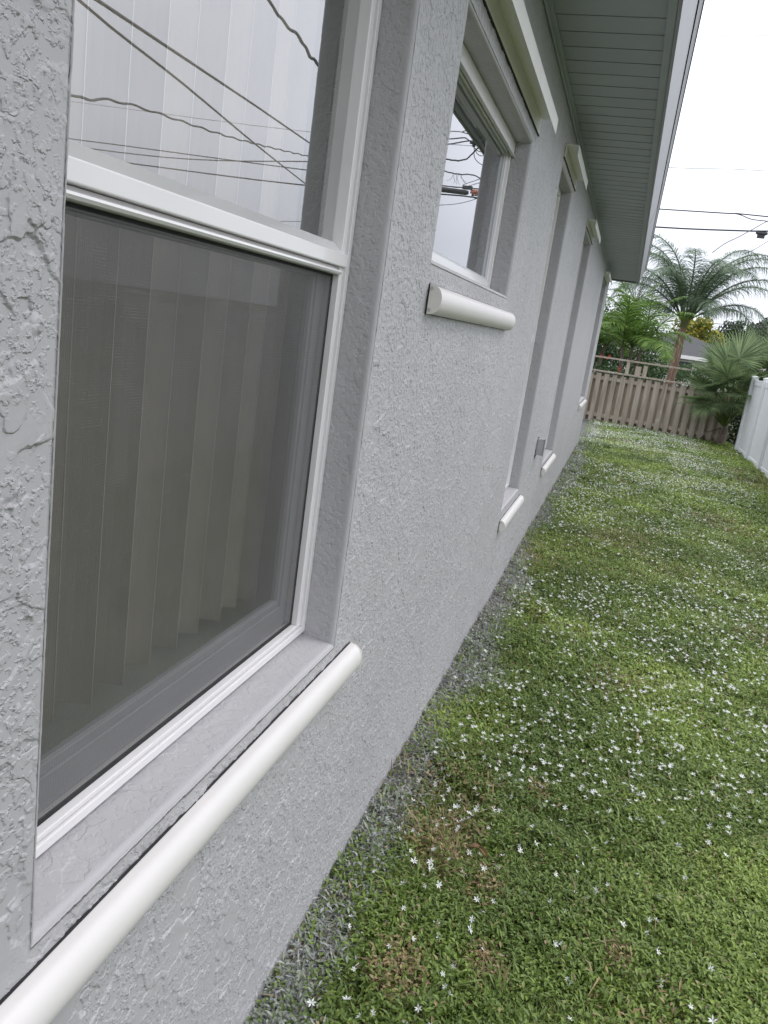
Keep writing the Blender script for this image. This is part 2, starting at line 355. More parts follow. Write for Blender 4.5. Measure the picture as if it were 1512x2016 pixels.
# openings: y0, y1, z0 (outer sill), z0 inner, z1
OPEN = [(.600, 1.487, .742, .757, 2.060), (1.848, 3.04, 1.548, 1.564, 2.068), (4.07, 4.755, .548, .56, 2.212),
        (6.22, 7.10, .515, .53, 2.228), (10.40, 11.70, .76, .775, 2.28)]
RD = .14
def build_wall():
    """one tensor grid with the openings cut out; finer near the viewer. Reveals are grids too, joined by a rounded arris"""
    def axis(segs, must):
        pts = set(must)
        for a, b, d in segs: pts |= set(np.round(np.linspace(a, b, max(2, int(round((b-a)/d))+1)), 5).tolist())
        pts = sorted(pts); out = [pts[0]]; ms = set(must)
        for p in pts[1:]:
            if p-out[-1] < .0011:
                if p in ms: out[-1] = p
                continue
            out.append(p)
        return out
    RB = .009                                             # arris radius
    my = {-6.0, YE}; mz = {-.15, SZ+.35}
    for o in OPEN: my |= {round(o[0]-RB, 5), round(o[1]+RB, 5)}; mz |= {round(o[2]-RB, 5), round(o[4]+RB, 5)}
    Ya = axis([(-6, .3, .4), (.3, .62, .0020), (.62, 3.1, .0032), (3.1, 6, .008), (6, YE, .03)], my)
    Za = axis([(-.15, 0, .15), (0, 2.45, .0032)], mz)
    Ya = np.array(Ya); Za = np.array(Za); ny, nz = len(Ya), len(Za)
    YY, ZZ = np.meshgrid(Ya, Za, indexing='ij'); V = np.stack([np.zeros_like(YY), YY, ZZ], -1).reshape(-1, 3)
    I, J = np.meshgrid(np.arange(ny-1), np.arange(nz-1), indexing='ij')
    yc = (Ya[:-1]+Ya[1:])[I]/2; zc = (Za[:-1]+Za[1:])[J]/2; keep = np.ones(I.shape, bool)
    for o in OPEN: keep &= ~((yc > o[0]-RB) & (yc < o[1]+RB) & (zc > o[2]-RB) & (zc < o[4]+RB))
    i, j = I[keep], J[keep]; F = np.stack([i*nz+j, (i+1)*nz+j, (i+1)*nz+j+1, i*nz+j+1], 1)
    VV = [V]; FF = [F]; base = len(V)
    def strip(line, fn, rev):                              # line: coordinates along the edge; fn(c, x, d) -> point
        nonlocal base
        d = .0035 if line is not None and fn(line[0], 0, 0)[1] < 3.2 else .02
        xs_ = [(-RB*(1-math.sin(t)), RB*(1-math.cos(t))) for t in np.linspace(math.pi/2, 0, 5)]
        xs_ = xs_ + [(-x, 0.0) for x in np.arange(RB+d, RD, d)] + [(-RD, 0.0)]
        n_, m_ = len(line), len(xs_); pts = np.array([fn(c, x, dd) for c in line for x, dd in xs_])
        a_, b_ = np.meshgrid(np.arange(n_-1), np.arange(m_-1), indexing='ij'); a_ = a_.ravel(); b_ = b_.ravel()
        f = np.stack([a_*m_+b_, (a_+1)*m_+b_, (a_+1)*m_+b_+1, a_*m_+b_+1], 1)+base
        VV.append(pts); FF.append(f[:, ::-1] if rev else f); base += len(pts)
    for (y0, y1, z0, zi, z1) in OPEN:
        zl = [z for z in Za if z0-RB-1e-6 <= z <= z1+RB+1e-6]; yl = [y for y in Ya if y0-RB-1e-6 <= y <= y1+RB+1e-6]
        def zmap(z, x):                                    # sill slopes inward-up
            t = min(1, max(0, (z-z0+RB)/.05)); return z+(zi-z0)*(-x/RD)*(1-t)
        strip(zl, lambda c, x, dd: (x, y0-dd, zmap(c, x)), False)
        strip(zl, lambda c, x, dd: (x, y1+dd, zmap(c, x)), True)
        strip(yl, lambda c, x, dd: (x, c, z0-dd+(zi-z0)*(-x/RD)), True)
        strip(yl, lambda c, x, dd: (x, c, z1+dd), False)
    # rounded far corner and the two unseen walls
    zs = [-.15, .5, 1.2, 1.9, SZ+.35]; cp = [(-.01*(1-math.cos(t)), YE+.01*math.sin(t)) for t in np.linspace(0, math.pi/2, 4)]+[(-9, YE+.01), (-9, -6), (0, -6)]
    cp[0] = (0, YE); pts = np.array([(x, y, z) for x, y in cp for z in zs]); m_ = len(zs)
    f = np.array([[a*m_+b, (a+1)*m_+b, (a+1)*m_+b+1, a*m_+b+1] for a in range(len(cp)-1) for b in range(m_-1)])+base
    VV.append(pts); FF.append(f); V = np.concatenate(VV).astype(np.float64); F = np.concatenate(FF)
    V[:, 0] = np.where(np.abs(V[:, 0]) < 1e-7, 0, V[:, 0])
    key = np.round(V/2e-5).astype(np.int64); _, first, inv = np.unique(key, axis=0, return_index=True, return_inverse=True)
    inv = inv.ravel(); V = V[first].astype(np.float32); F = inv[F].astype(np.int32)          # weld the arrises to the wall
    me = bpy.data.meshes.new('wall'); me.vertices.add(len(V)); me.vertices.foreach_set('co', V.ravel())
    me.loops.add(F.size); me.loops.foreach_set('vertex_index', F.ravel()); me.polygons.add(len(F))
    me.polygons.foreach_set('loop_start', np.arange(0, F.size, 4, dtype=np.int32)); me.polygons.foreach_set('loop_total', np.full(len(F), 4, np.int32))
    me.update(calc_edges=True); me.polygons.foreach_set('use_smooth', np.ones(len(F), bool)); me.materials.append(M_stucco)
    rel = np.full(len(V), 1.0); fr_ = V[:, 0] > -.001                       # trowelled smoother toward the arrises and inside the recesses
    for o_ in OPEN:
        d_ = np.maximum(np.maximum(o_[0]-V[:, 1], V[:, 1]-o_[1]), np.maximum(o_[2]-V[:, 2], V[:, 2]-o_[4]))
        rel = np.where(fr_, np.minimum(rel, np.clip(d_/.030, .12, 1)), rel)
        sill = (~fr_) & (np.abs(V[:, 2]-o_[2]-(o_[3]-o_[2])*(-V[:, 0]/RD)) < .004) & (V[:, 1] > o_[0]) & (V[:, 1] < o_[1]); rel[sill] = .30
    inner = ~fr_; rel[inner] = np.minimum(rel[inner], np.clip(.12+(-V[inner, 0]-RB)/.02, .12, .62))
    ra = me.attributes.new('relief', 'FLOAT', 'POINT'); ra.data.foreach_set('value', rel.astype(np.float32))
    o = bpy.data.objects.new('wall', me); COL.objects.link(o); o.parent = house; print('wall quads', len(F))
build_wall()

# soffit: vented panels running across the overhang, J-channels at the wall and the fascia
s = MB(); y = -1.98; pitch = .1445
while y < YE-.01:
    y1 = min(y+pitch, YE-.004)
    # each panel sits a hair higher at one edge, leaving a thin open joint
    s.add([(.0, y+.0020, SZ), (.375, y+.0020, SZ), (.375, y1-.0020, SZ+.0015), (.0, y1-.0020, SZ+.0015)], [(0, 1, 2, 3)])
    s.add([(.0, y1-.0020, SZ+.0015), (.375, y1-.0020, SZ+.0015), (.375, y1-.0012, SZ+.007), (.0, y1-.0012, SZ+.007)], [(0, 1, 2, 3)])
    s.add([(.0, y1-.0012, SZ+.007), (.375, y1-.0012, SZ+.007), (.375, y1+.0020, SZ+.007), (.0, y1+.0020, SZ+.007)], [(0, 1, 2, 3)])
    s.add([(.0, y1+.0020, SZ+.007), (.375, y1+.0020, SZ+.007), (.375, y1+.0020, SZ), (.0, y1+.0020, SZ)], [(0, 1, 2, 3)])
    y += pitch
sof = s.build('soffit', M_soffit, house)
s = MB(); s.box(.003, .022, -3, YE, SZ-.010, SZ-.0025); s.box(.003, .008, -3, YE, SZ-.028, SZ-.010)
s.box(.370, .399, -3, YE, SZ-.012, SZ-.0005)
s.build('soffit_channel', M_soffit, house, bevel=.0015)
s = MB(); s.box(0, .40, YE, YE+.03, SZ-.02, SZ+.16); s.build('end_trim', simple('end_trim_grey', (.16, .165, .18), .5), house, bevel=.003)
s = MB(); s.ext_y([(.400, SZ-.016), (.412, SZ-.018), (.452, SZ+.145), (.440, SZ+.146)], -3, 7.2)
s.build('fascia', M_fascia, house)
s = MB(); s.ext_y([(.4005, SZ-.016), (.413, SZ-.018), (.4535, SZ+.145), (.4405, SZ+.146)], 7.203, YE+.04)
s.build('fascia', M_fascia, house)
s = MB(); s.ext_y([(.445, SZ+.147), (.4565, SZ+.147), (.4565, SZ+.158), (.445, SZ+.158)], -3, YE+.04, 1)
s.ext_y([(.4567, SZ+.1585), (.4705, SZ+.186), (.4565, SZ+.1862)], -3, YE+.05, 0)
s.build('drip_edge', [M_drip, M_dark], house)
s = MB(); rz = SZ+.186
s.add([(.474, -6.3, rz), (.474, YE+.07, rz), (-4.5, YE+.07, rz+2.0), (-4.5, -6.3, rz+2.0), (-9.4, YE+.07, rz), (-9.4, -6.3, rz),
       (.474, -6.3, rz+.012), (.474, YE+.07, rz+.012), (-4.5, YE+.07, rz+2.012), (-4.5, -6.3, rz+2.012), (-9.4, YE+.07, rz+.012), (-9.4, -6.3, rz+.012)],
      [(0, 3, 2, 1), (3, 5, 4, 2), (6, 7, 8, 9), (9, 8, 10, 11), (0, 1, 7, 6), (1, 2, 8, 7), (2, 4, 10, 8), (4, 5, 11, 10), (5, 3, 9, 11), (3, 0, 6, 9)])
s.build('roof', M_shingle, house)
s = MB(); s.add([(0, YE+.002, SZ+.3), (-9, YE+.002, SZ+.3), (-4.5, YE+.002, rz+1.98)], [(0, 1, 2)])
gb = s.build('gable', M_box, house)
# rooms behind the windows: closed box, with painted drywall returns round each opening
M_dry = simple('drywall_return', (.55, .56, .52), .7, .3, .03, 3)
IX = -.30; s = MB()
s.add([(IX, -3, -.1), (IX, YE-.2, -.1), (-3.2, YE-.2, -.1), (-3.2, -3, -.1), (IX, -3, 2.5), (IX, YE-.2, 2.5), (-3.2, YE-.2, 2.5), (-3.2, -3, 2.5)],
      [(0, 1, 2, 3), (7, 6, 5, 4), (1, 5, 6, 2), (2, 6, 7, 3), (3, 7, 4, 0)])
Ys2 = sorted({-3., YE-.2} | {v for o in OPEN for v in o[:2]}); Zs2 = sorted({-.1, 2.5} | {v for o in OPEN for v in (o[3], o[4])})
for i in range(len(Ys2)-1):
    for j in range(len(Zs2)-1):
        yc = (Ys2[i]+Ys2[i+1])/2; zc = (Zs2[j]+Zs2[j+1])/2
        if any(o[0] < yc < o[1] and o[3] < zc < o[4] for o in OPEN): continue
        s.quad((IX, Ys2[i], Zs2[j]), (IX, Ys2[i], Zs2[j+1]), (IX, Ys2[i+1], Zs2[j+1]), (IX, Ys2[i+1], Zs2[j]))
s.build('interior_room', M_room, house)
for o in OPEN:
    s = MB(); x0, x1 = IX, -.1185; a_, b_, z0_, z1_ = o[0], o[1], o[3], o[4]
    s.quad((x0, a_, z0_), (x1, a_, z0_), (x1, a_, z1_), (x0, a_, z1_)); s.quad((x0, b_, z0_), (x0, b_, z1_), (x1, b_, z1_), (x1, b_, z0_))
    s.quad((x0, a_, z1_), (x1, a_, z1_), (x1, b_, z1_), (x0, b_, z1_)); s.quad((x0, a_, z0_+.004), (x0, b_, z0_+.004), (x1, b_, z0_+.004), (x1, a_, z0_+.004))
    s.build('window_return', M_dry, house)

FX = -.065
def ring(s, x0, x1, y0, y1, z0, z1, wy, wz0, wz1, mi=0):
    """rectangular ring: posts butt between the rails"""
    s.box(x0, x1, y0, y1, z0, z0+wz0, mi); s.box(x0, x1, y0, y1, z1-wz1, z1, mi)
    s.box(x0, x1, y0, y0+wy, z0+wz0, z1-wz1, mi); s.box(x0, x1, y1-wy, y1, z0+wz0, z1-wz1, mi)

# --- window 1: single hung with screen on the lower sash
def window_near():
    y0, y1, _, z0, z1 = OPEN[0]; y0 += .001; y1 -= .001; zt = z1-.001; zb = z0+.0005
    f = MB()
    ring(f, -.118, FX, y0, y1, zb, zt, .016, .014, .02)            # outer step
    ring(f, -.1175, FX-.006, y0+.0161, y1-.0161, zb+.0141, zt-.0201, .010, .004, .01)
    fr = f.build('window', M_white, house, bevel=.0015)
    fr['label'] = 'near single-hung window with white frame, blinds behind glass and a screen on its lower half'
    f = MB(); ring(f, -.118, FX-.0015, y0+.0263, y1-.0263, zb+.0183, zt-.0302, .020, .008, .02)
    f.build('frame', M_white, fr, bevel=.0015)
    # meeting rail with bead above and rounded lip below
    yy0, yy1 = y0+.0465, y1-.0465
    f = MB(); f.box(-.112, -.0605, yy0-.0195, yy1+.0195, 1.4835, 1.5065)
    f.build('check_rail', M_white, fr, bevel=.0018)
    f = MB(); f.ext_y([(-.112, 1.507), (-.064, 1.507), (-.083, 1.524), (-.112, 1.524)], yy0, yy1)
    f.build('glazing_bead', M_bead, fr)
    lip = [(-.112, 1.470), (-.069, 1.4685), (-.064, 1.4700), (-.0615, 1.4735), (-.0625, 1.4765), (-.072, 1.4775), (-.073, 1.4825), (-.112, 1.4825)]
    f = MB(); f.ext_y(lip, yy0, yy1); f.build('rail_lip', M_white, fr)
    # upper glass
    f = MB(); f.quad((-.088, yy0, 1.5245), (-.088, yy1, 1.5245), (-.088, yy1, zt-.051), (-.088, yy0, zt-.051)); f.build('upper_pane', M_glass, fr)
    # lower sash behind the screen
    f = MB(); ring(f, -.112, -.093, yy0, yy1, zb+.027, 1.468, .036, .045, .004)
    ring(f, -.1125, -.0965, yy0+.0361, yy1-.0361, zb+.0721, 1.4635, .010, .014, .004)
    f.build('lower_sash', M_sash, fr, bevel=.0015)
    f = MB(); f.quad((-.104, yy0+.046, zb+.086), (-.104, yy1-.046, zb+.086), (-.104, yy1-.046, 1.459), (-.104, yy0+.046, 1.459)); f.build('lower_pane', M_glass_low, fr)
    f = MB(); f.quad((-.079, yy0+.0, zb+.0265), (-.079, yy1-.0, zb+.0265), (-.079, yy1-.0, 1.4695), (-.079, yy0+.0, 1.4695)); f.build('insect_screen', M_screen, fr)
    f = MB(); ring(f, -.0815, -.0785, yy0, yy1, zb+.0264, 1.4682, .0045, .006, .004)
    f.build('screen_gasket', M_dark, fr)
window_near()

# --- window 2: high, small, fixed pane, with a lipped head flange
def window_plain(i, check=None, lip=False, label=''):
    y0, y1, _, z0, z1 = OPEN[i]; y0 += .001; y1 -= .001; zt = z1-.001; zb = z0+.0005
    fx_ = -.066 if lip else -.059
    f = MB(); ring(f, -.125, fx_, y0, y1, zb, zt, .018, .012, .022)
    fr = f.build('window', M_white, house, bevel=.0015); fr['label'] = label
    f = MB(); ring(f, -.1245, -.074, y0+.0181, y1-.0181, zb+.0121, zt-.0221, .022, .014, .02)
    f.build('frame', M_white, fr, bevel=.0015)
    if check:
        f = MB(); f.box(-.12, -.068, y0+.0402, y1-.0402, check-.02, check+.02); f.build('check_rail', M_white, fr, bevel=.0015)
    if lip:
        f = MB(); f.ext_y([(-.0655, zt-.001), (-.0655, zt-.046), (-.051, zt-.051), (-.0495, zt-.0495), (-.058, zt-.043), (-.0585, zt-.001)], y0+.004, y1-.002)
        f.build('head_flange', M_white, fr)
        f = MB(); ring(f, -.120, -.0805, y0+.0402, y1-.0402, zb+.0262, zt-.0422, .016, .008, .012)
        f.build('pane_bead', M_sash, fr, bevel=.001)
    px_ = -.0835 if lip else -.100; f = MB(); f.quad((px_, y0+.04, zb+.026), (px_, y1-.04, zb+.026), (px_, y1-.04, zt-.042), (px_, y0+.04, zt-.042)); f.build('pane', M_glass, fr)
    return fr
window_plain(1, lip=True, label='small high window mirroring the sky and cables')
window_plain(2, 1.42, label='tall narrow window seen edge-on, third from the viewer')
window_plain(3, 1.42, label='tall narrow window seen edge-on, beside the small grey wall box')
window_plain(4, 1.5, label='farthest window, near the far corner of the house')

# --- storm shutter hardware: D-shaped sill track covers and h-header channels
def track(y0, y1, zc, b_=.033, a_=.030, label=''):
    n = 14; prof = [(.0035, zc-b_)] + [(.0035+a_*max(0, math.cos(t))**.8, zc+b_*math.sin(t)) for t in [(-math.pi/2)+math.pi*k/n for k in range(1, n)]] + [(.0035, zc+b_)]
    f = MB(); f.ext_y(prof, y0, y1); o = f.build('shutter_track', M_track, house)
    me = o.data
    for p in me.polygons: p.use_smooth = len(p.vertices) == 4
    me.set_sharp_from_angle(angle=R_(35))
    if label: o['label'] = label
    # backing rail + dark sealant line
    f = MB(); f.box(0.0002, .0034, y0-.001, y1+.001, zc-b_-.0010, zc+b_+.0018); f.build('backing_rail', M_dark, o)
    # end caps with two screws
    for yy, sg in ((y0, -1), (y1, 1)):
        f = MB(); pr = [(x*1.06-.0002, zc+(z-zc)*1.03) for x, z in prof]
        ya, yb = (yy-.003, yy-.0002) if sg < 0 else (yy+.0002, yy+.003)
        f.ext_y(pr, ya, yb); f.build('end_cap', M_capend, o, bevel=.0006)
        for zz in (zc+b_*.72, zc-b_*.72):
            f = MB(); c = [(.0085+.0046*math.cos(a), zz+.0046*math.sin(a)) for a in [k*math.pi/5 for k in range(10)]]
            f.ext_y(c, *((ya-.0018, ya-.0001) if sg < 0 else (yb+.0001, yb+.0018))); f.build('screw', M_screw, o)
    return o
track(.42, 1.600, .673, label='long white rounded shutter track below the near window')
track(1.853, 3.130, 1.462, label='white rounded shutter track below the small high window')
track(4.06, 4.865, .462, label='white shutter track below the third window')
track(6.235, 7.195, .448, label='white shutter track below the fourth window')
track(10.38, 11.85, .690, label='white shutter track below the farthest window')
def header(y0, y1, zb, zt, xo=.063, label=''):
    f = MB(); th = .0028
    prof = [(.0015, zb-.004), (.0045, zb-.004), (.0045, zt-th), (xo-th, zt-th), (xo-th, zb+.006), (xo, zb+.003), (xo, zt), (.0015, zt)]
    f.ext_y(prof, y0, y1, 0, False)
    # caps as the thin cut section only
    for yy, fl in ((y0, 1), (y1, 0)):
        P_ = [(x, yy, z) for x, z in prof]
        for q in ((0, 1, 2, 7), (7, 2, 3, 6), (6, 3, 4, 5)):
            f.add([P_[k] for k in q], [(0, 1, 2, 3) if fl else (3, 2, 1, 0)])
    o = f.build('shutter_header', M_alu, house); o['label'] = label
    f = MB(); f.box(.0002, .0052, y0-.002, y1+.004, zb-.0085, zb-.0042); f.box(.0002, .0014, y0-.003, y1+.004, zb-.0041, zt+.003)
    f.build('sealant', M_dark, o)
header(.50, 1.58, 2.122, 2.174, label='white header channel above the near window')
header(1.79, 3.130, 2.122, 2.174, label='white header channel above the small high window')
header(4.05, 4.865, 2.250, 2.300, label='white header channel above the third window')
header(6.21, 7.195, 2.250, 2.300, label='white header channel above the fourth window')
header(10.38, 11.85, 2.285, 2.335, label='white header channel above the farthest window')

f = MB(); f.box(.0015, .050, 5.42, 5.50, .678, .787); bx = f.build('utility_box', M_box, house, bevel=.003)
bx['label'] = 'small grey painted utility box low on the wall'
f = MB(); f.box(.0502, .054, 5.415, 5.505, .673, .792); f.build('cover', M_box, bx, bevel=.0015)
f = MB(); f.box(.0002, .0014, 5.412, 5.51, .66, .795); f.build('sealant', M_dark, bx)

# --- vertical blinds inside the near window
bl = empty('vertical_blind', (-.2, 1.0, 2.02), 'cream vertical slat blind hanging behind the glass of the near window', 'blind')
f = MB(); f.box(-.225, -.180, .605, 1.482, 2.018, 2.056); f.build('headrail', M_sash, bl, bevel=.002)
PY = .0765
for k in range(11):
    yc = .66+k*PY; f = MB(); n = 6
    th_ = R_((34, 60, 30, 56, 62, 40, 60, 42, 62, 36, 58)[k]+random.uniform(-2, 2)); z0 = .815+random.uniform(-.003, .003); vs = []; th = .0012
    for q in range(n+1):
        u = q/n-.5; bow = .009*(1-4*u*u)
        vs.append((-.205+.088*u*math.sin(th_)-bow*math.cos(th_), yc+.088*u*math.cos(th_)+bow*math.sin(th_)))
    for q in range(n):
        (xa, ya), (xb, yb) = vs[q], vs[q+1]
        f.add([(xa, ya, z0), (xb, yb, z0), (xb, yb, 2.02), (xa, ya, 2.02), (xa-th, ya, z0), (xb-th, yb, z0), (xb-th, yb, 2.02), (xa-th, ya, 2.02)],
              [(0, 1, 2, 3), (7, 6, 5, 4), (0, 4, 5, 1)])
    (xa, ya) = vs[-1]
    f.add([(xa-.0015, ya, z0), (xa+.0012, ya+.0002, z0), (xa+.0012, ya+.0002, 2.02), (xa-.0015, ya, 2.02)], [(0, 1, 2, 3)], 1)
    f.add([(xa+.0012, ya-.0012, z0), (xa+.0012, ya+.0002, z0), (xa+.0012, ya+.0002, 2.02), (xa+.0012, ya-.0012, 2.02)], [(0, 1, 2, 3)], 1)
    f.build('slat', [M_blind, M_blind_edge], bl)

# ------------------------------------------------------------------ lawn cover
def leaf_mesh(name, X, Y, Zb, yaw, pitch, length, width, cols, matl, cup=.25, label=None, cat=None, blade=False, bend=None):
    """many small leaves: each a folded diamond (6 verts 4 tris) or a two-segment grass blade"""
    n = len(X)
    d = np.stack([np.cos(yaw)*np.cos(pitch), np.sin(yaw)*np.cos(pitch), np.sin(pitch)], 1)
    sd = np.stack([-np.sin(yaw), np.cos(yaw), np.zeros(n)], 1)
    up = np.cross(d, sd)
    base = np.stack([X, Y, Zb], 1); Ln = length[:, None]; Wn = width[:, None]
    if blade:
        d2 = d.copy(); d2[:, 2] -= bend; d2 /= np.linalg.norm(d2, axis=1)[:, None]
        mid = base+d*Ln*.55; tip = mid+d2*Ln*.45
        v = np.stack([base-sd*Wn*.5, base+sd*Wn*.5, mid+sd*Wn*.42, mid-sd*Wn*.42, tip], 1)
        F = np.array([[0, 1, 2], [0, 2, 3], [3, 2, 4]])
    else:
        mid = base+d*Ln*.5; tip = base+d*Ln-up*Ln*.06
        v = np.stack([base, mid+sd*Wn*.5+up*Wn*cup, tip, mid-sd*Wn*.5+up*Wn*cup, mid], 1)
        F = np.array([[0, 4, 1], [4, 2, 1], [0, 3, 4], [4, 3, 2]])
    k = v.shape[1]; verts = v.reshape(-1, 3).astype(np.float32)
    faces = (F[None]+(np.arange(n)*k)[:, None, None]).reshape(-1, 3)
    me = bpy.data.meshes.new(name); me.vertices.add(len(verts)); me.vertices.foreach_set('co', verts.ravel())
    me.loops.add(faces.size); me.loops.foreach_set('vertex_index', faces.ravel().astype(np.int32))
    me.polygons.add(len(faces)); me.polygons.foreach_set('loop_start', np.arange(0, faces.size, 3, dtype=np.int32))
    me.polygons.foreach_set('loop_total', np.full(len(faces), 3, dtype=np.int32))
    me.update(calc_edges=True)
    ca = me.color_attributes.new('Col', 'FLOAT_COLOR', 'POINT')
    cc = np.repeat(np.concatenate([cols, np.ones((n, 1))], 1), k, axis=0).astype(np.float32)
    ca.data.foreach_set('color', cc.ravel()); me.materials.append(matl)
    o = bpy.data.objects.new(name, me); COL.objects.link(o)
    return tag(o, label, cat, kind='stuff')

def scatter(n, y0, y1, x0=.0, x1=None):
    """points in the strip the lawn occupies, denser toward the viewer"""
    Yp = y0+(y1-y0)*rng.random(n); xm = np.minimum(2.62, .45+Yp*.45) if x1 is None else x1
    Xp = x0+(xm-x0)*rng.random(n)
    return Xp, Yp
def margin(n):      # the yard's strip outside the picture: beside, below and behind the photographer
    Y = -1.6+12*rng.random(n); X = .01+2.62*rng.random(n); k = (X > np.minimum(2.6, .43+Y*.45)) | (Y < .95); return X[k], Y[k]
def lawn_cols(X, Y, n, kind):
    a = fbm(X, Y, 2.2, 1); b = fbm(X, Y, 7, 2); r = rng.random(n)
    dark = np.array([.120, .185, .038]); mid = np.array([.235, .330, .066]); lite = np.array([.380, .480, .120]); dry = np.array([.33, .25, .13])
    t = np.clip((a-.3)*1.4+(r-.5)*.7, 0, 1)[:, None]
    c = np.where(t < .5, dark*(1-2*t)+mid*2*t, mid*(2-2*t)+lite*(2*t-1))
    # dry straw patches and scattered dead leaves
    dd = np.zeros(n)
    for (px, py, pr) in ((.26, 2.02, .15), (.36, 1.86, .09), (.24, 1.52, .09), (.42, 1.60, .06), (.10, 5.3, .12), (.46, 2.40, .05), (.72, 1.75, .05)):
        dd = np.maximum(dd, 1-np.hypot(X-px, (Y-py)*.8)/pr)
    dd = np.clip(dd+(fbm(X, Y, 9, 51)-.5)*1.3, 0, 1)*(dd > 0)
    dryp = (rng.random(n) < np.clip(dd*1.2, 0, .6)) | (rng.random(n) < (.03 if kind == 'leaf' else .09) + np.clip((fbm(X, Y, 1.3, 9)-.58)*1.6, 0, .3))
    c[dryp] = dry*(.55+.8*rng.random((dryp.sum(), 1)))
    # grey house paint oversprayed on the plants along the wall
    edge = .05+.19*fbm(X*0, Y, 2.6, 4)-np.clip((Y-5)*.01, 0, .06)+.05*fbm(X, Y, 14, 6)+np.clip((fbm(X*0, Y, .8, 14)-.5)*.5, -.08, .14)+.10*(fbm(X*0, Y, 8, 15)-.5)
    p = np.clip((edge-X)/.09+.25, 0, 1); painted = rng.random(n) < p*np.clip(-.05+1.7*fbm(X, Y, 5, 41), .15, .93)
    g_ = np.array([.46, .465, .48]); k = (.45+.5*rng.random((painted.sum(), 1)))
    c[painted] = c[painted]*(1-k)+g_*(.55+.6*rng.random((painted.sum(), 1)))*k
    fresh = painted & (rng.random(n) < .06); c[fresh] = np.array([.20, .30, .07])
    return c
def leaf_batch(name, n, y0, y1, L0, W0, label, cat, pts=None):
    # leaves grow in little sprigs
    ns = n//9; SX, SY = (scatter(ns, y0, y1) if pts is None else pts(ns)); ns = len(SX); den = fbm(SX, SY, 4, 21); keep = rng.random(ns) < np.clip((den-.22)*2.8, .12, 1)
    SX, SY = SX[keep], SY[keep]; ns = len(SX)
    X = np.repeat(SX, 9)+rng.normal(0, L0*.9, ns*9); Y = np.repeat(SY, 9)+rng.normal(0, L0*.9, ns*9); X = np.abs(X)+.003
    m = len(X); hh = np.repeat(rng.random(ns)**2*.030, 9)+rng.random(m)*.012+.026*fbm(X, Y, 5, 3)
    yaw = rng.random(m)*2*np.pi; pit = rng.normal(.30, .38, m)
    Ln = L0*np.repeat(.7+.8*rng.random(ns)**2, 9)*(.5+.8*rng.random(m)); Wd = W0*(.6+.7*rng.random(m))
    return leaf_mesh(name, X, Y, gz(X, Y)+hh, yaw, pit, Ln, Wd, lawn_cols(X, Y, m, 'leaf'), M_lawnleaf, label=label, cat=cat)
leaf_batch('ground_cover', 210000, .9, 3.2, .0165, .0068, 'broad-leaved low weeds carpeting the lawn nearest the viewer', 'ground cover')
leaf_batch('ground_cover', 210000, 3.2, 7.5, .020, .0085, 'low green weeds carpeting the middle of the side yard', 'ground cover')
leaf_batch('ground_cover', 220000, 7.5, 17.2, .030, .014, 'low green weeds carpeting the far end of the side yard', 'ground cover')
def blades(name, n, y0, y1, L0, W0, label, pts=None):
    ns = n//12; SX, SY = (scatter(ns, y0, y1) if pts is None else pts(ns)); ns = len(SX)
    X = np.repeat(SX, 12)+rng.normal(0, L0*.22, ns*12); Y = np.repeat(SY, 12)+rng.normal(0, L0*.22, ns*12); X = np.abs(X)+.004
    m = len(X); big = np.repeat(.55+.9*rng.random(ns)**2, 12)
    yaw = rng.random(m)*2*np.pi; pit = np.clip(rng.normal(.75, .35, m), .05, 1.5)
    return leaf_mesh(name, X, Y, gz(X, Y)-.002, yaw, pit, L0*big*(.6+.6*rng.random(m)), W0*(.6+.6*rng.random(m)), lawn_cols(X, Y, m, 'blade'), M_lawnleaf,
                     label=label, cat='grass', blade=True, bend=.4+.9*rng.random(m))
blades('grass', 95000, .9, 3.2, .050, .0028, 'short green and straw grass blades between the nearest weeds')
blades('grass', 120000, 3.2, 7.5, .055, .0038, 'short grass blades in the middle of the side yard')
blades('grass', 110000, 7.5, 17.2, .055, .0065, 'short grass at the far end of the side yard by the wooden fence')
leaf_batch('ground_cover', 330000, 0, 0, .024, .011, 'low green weeds in the part of the yard beside and behind the viewer', 'ground cover', margin)
blades('grass', 150000, 0, 0, .055, .005, 'short grass blades in the part of the yard beside and behind the viewer', margin)
blades('grass', 5200, 1.0, 5.0, .105, .0052, 'scattered taller grass tufts standing above the near lawn')
# dry painted thatch lying along the foundation
n = 15000; Yt = .9+8*rng.random(n)**1.3; Xt = .004+np.abs(rng.normal(0, .06, n))
kc = (.15+.38*rng.random((n, 1)))*np.array([[1, 1.0, 1.03]]); kb = rng.random(n) < .22; kc[kb] = np.array([.20, .15, .09])
leaf_mesh('thatch', Xt, Yt, gz(Xt, Yt)+.004+.028*rng.random(n), rng.random(n)*6.28, rng.normal(.1, .25, n), .02+.035*rng.random(n), .002+.0022*rng.random(n), kc, M_lawnleaf,
          label='dry grass strands coated with grey paint along the foot of the wall', cat='dead grass', blade=True, bend=.1+.3*rng.random(n))

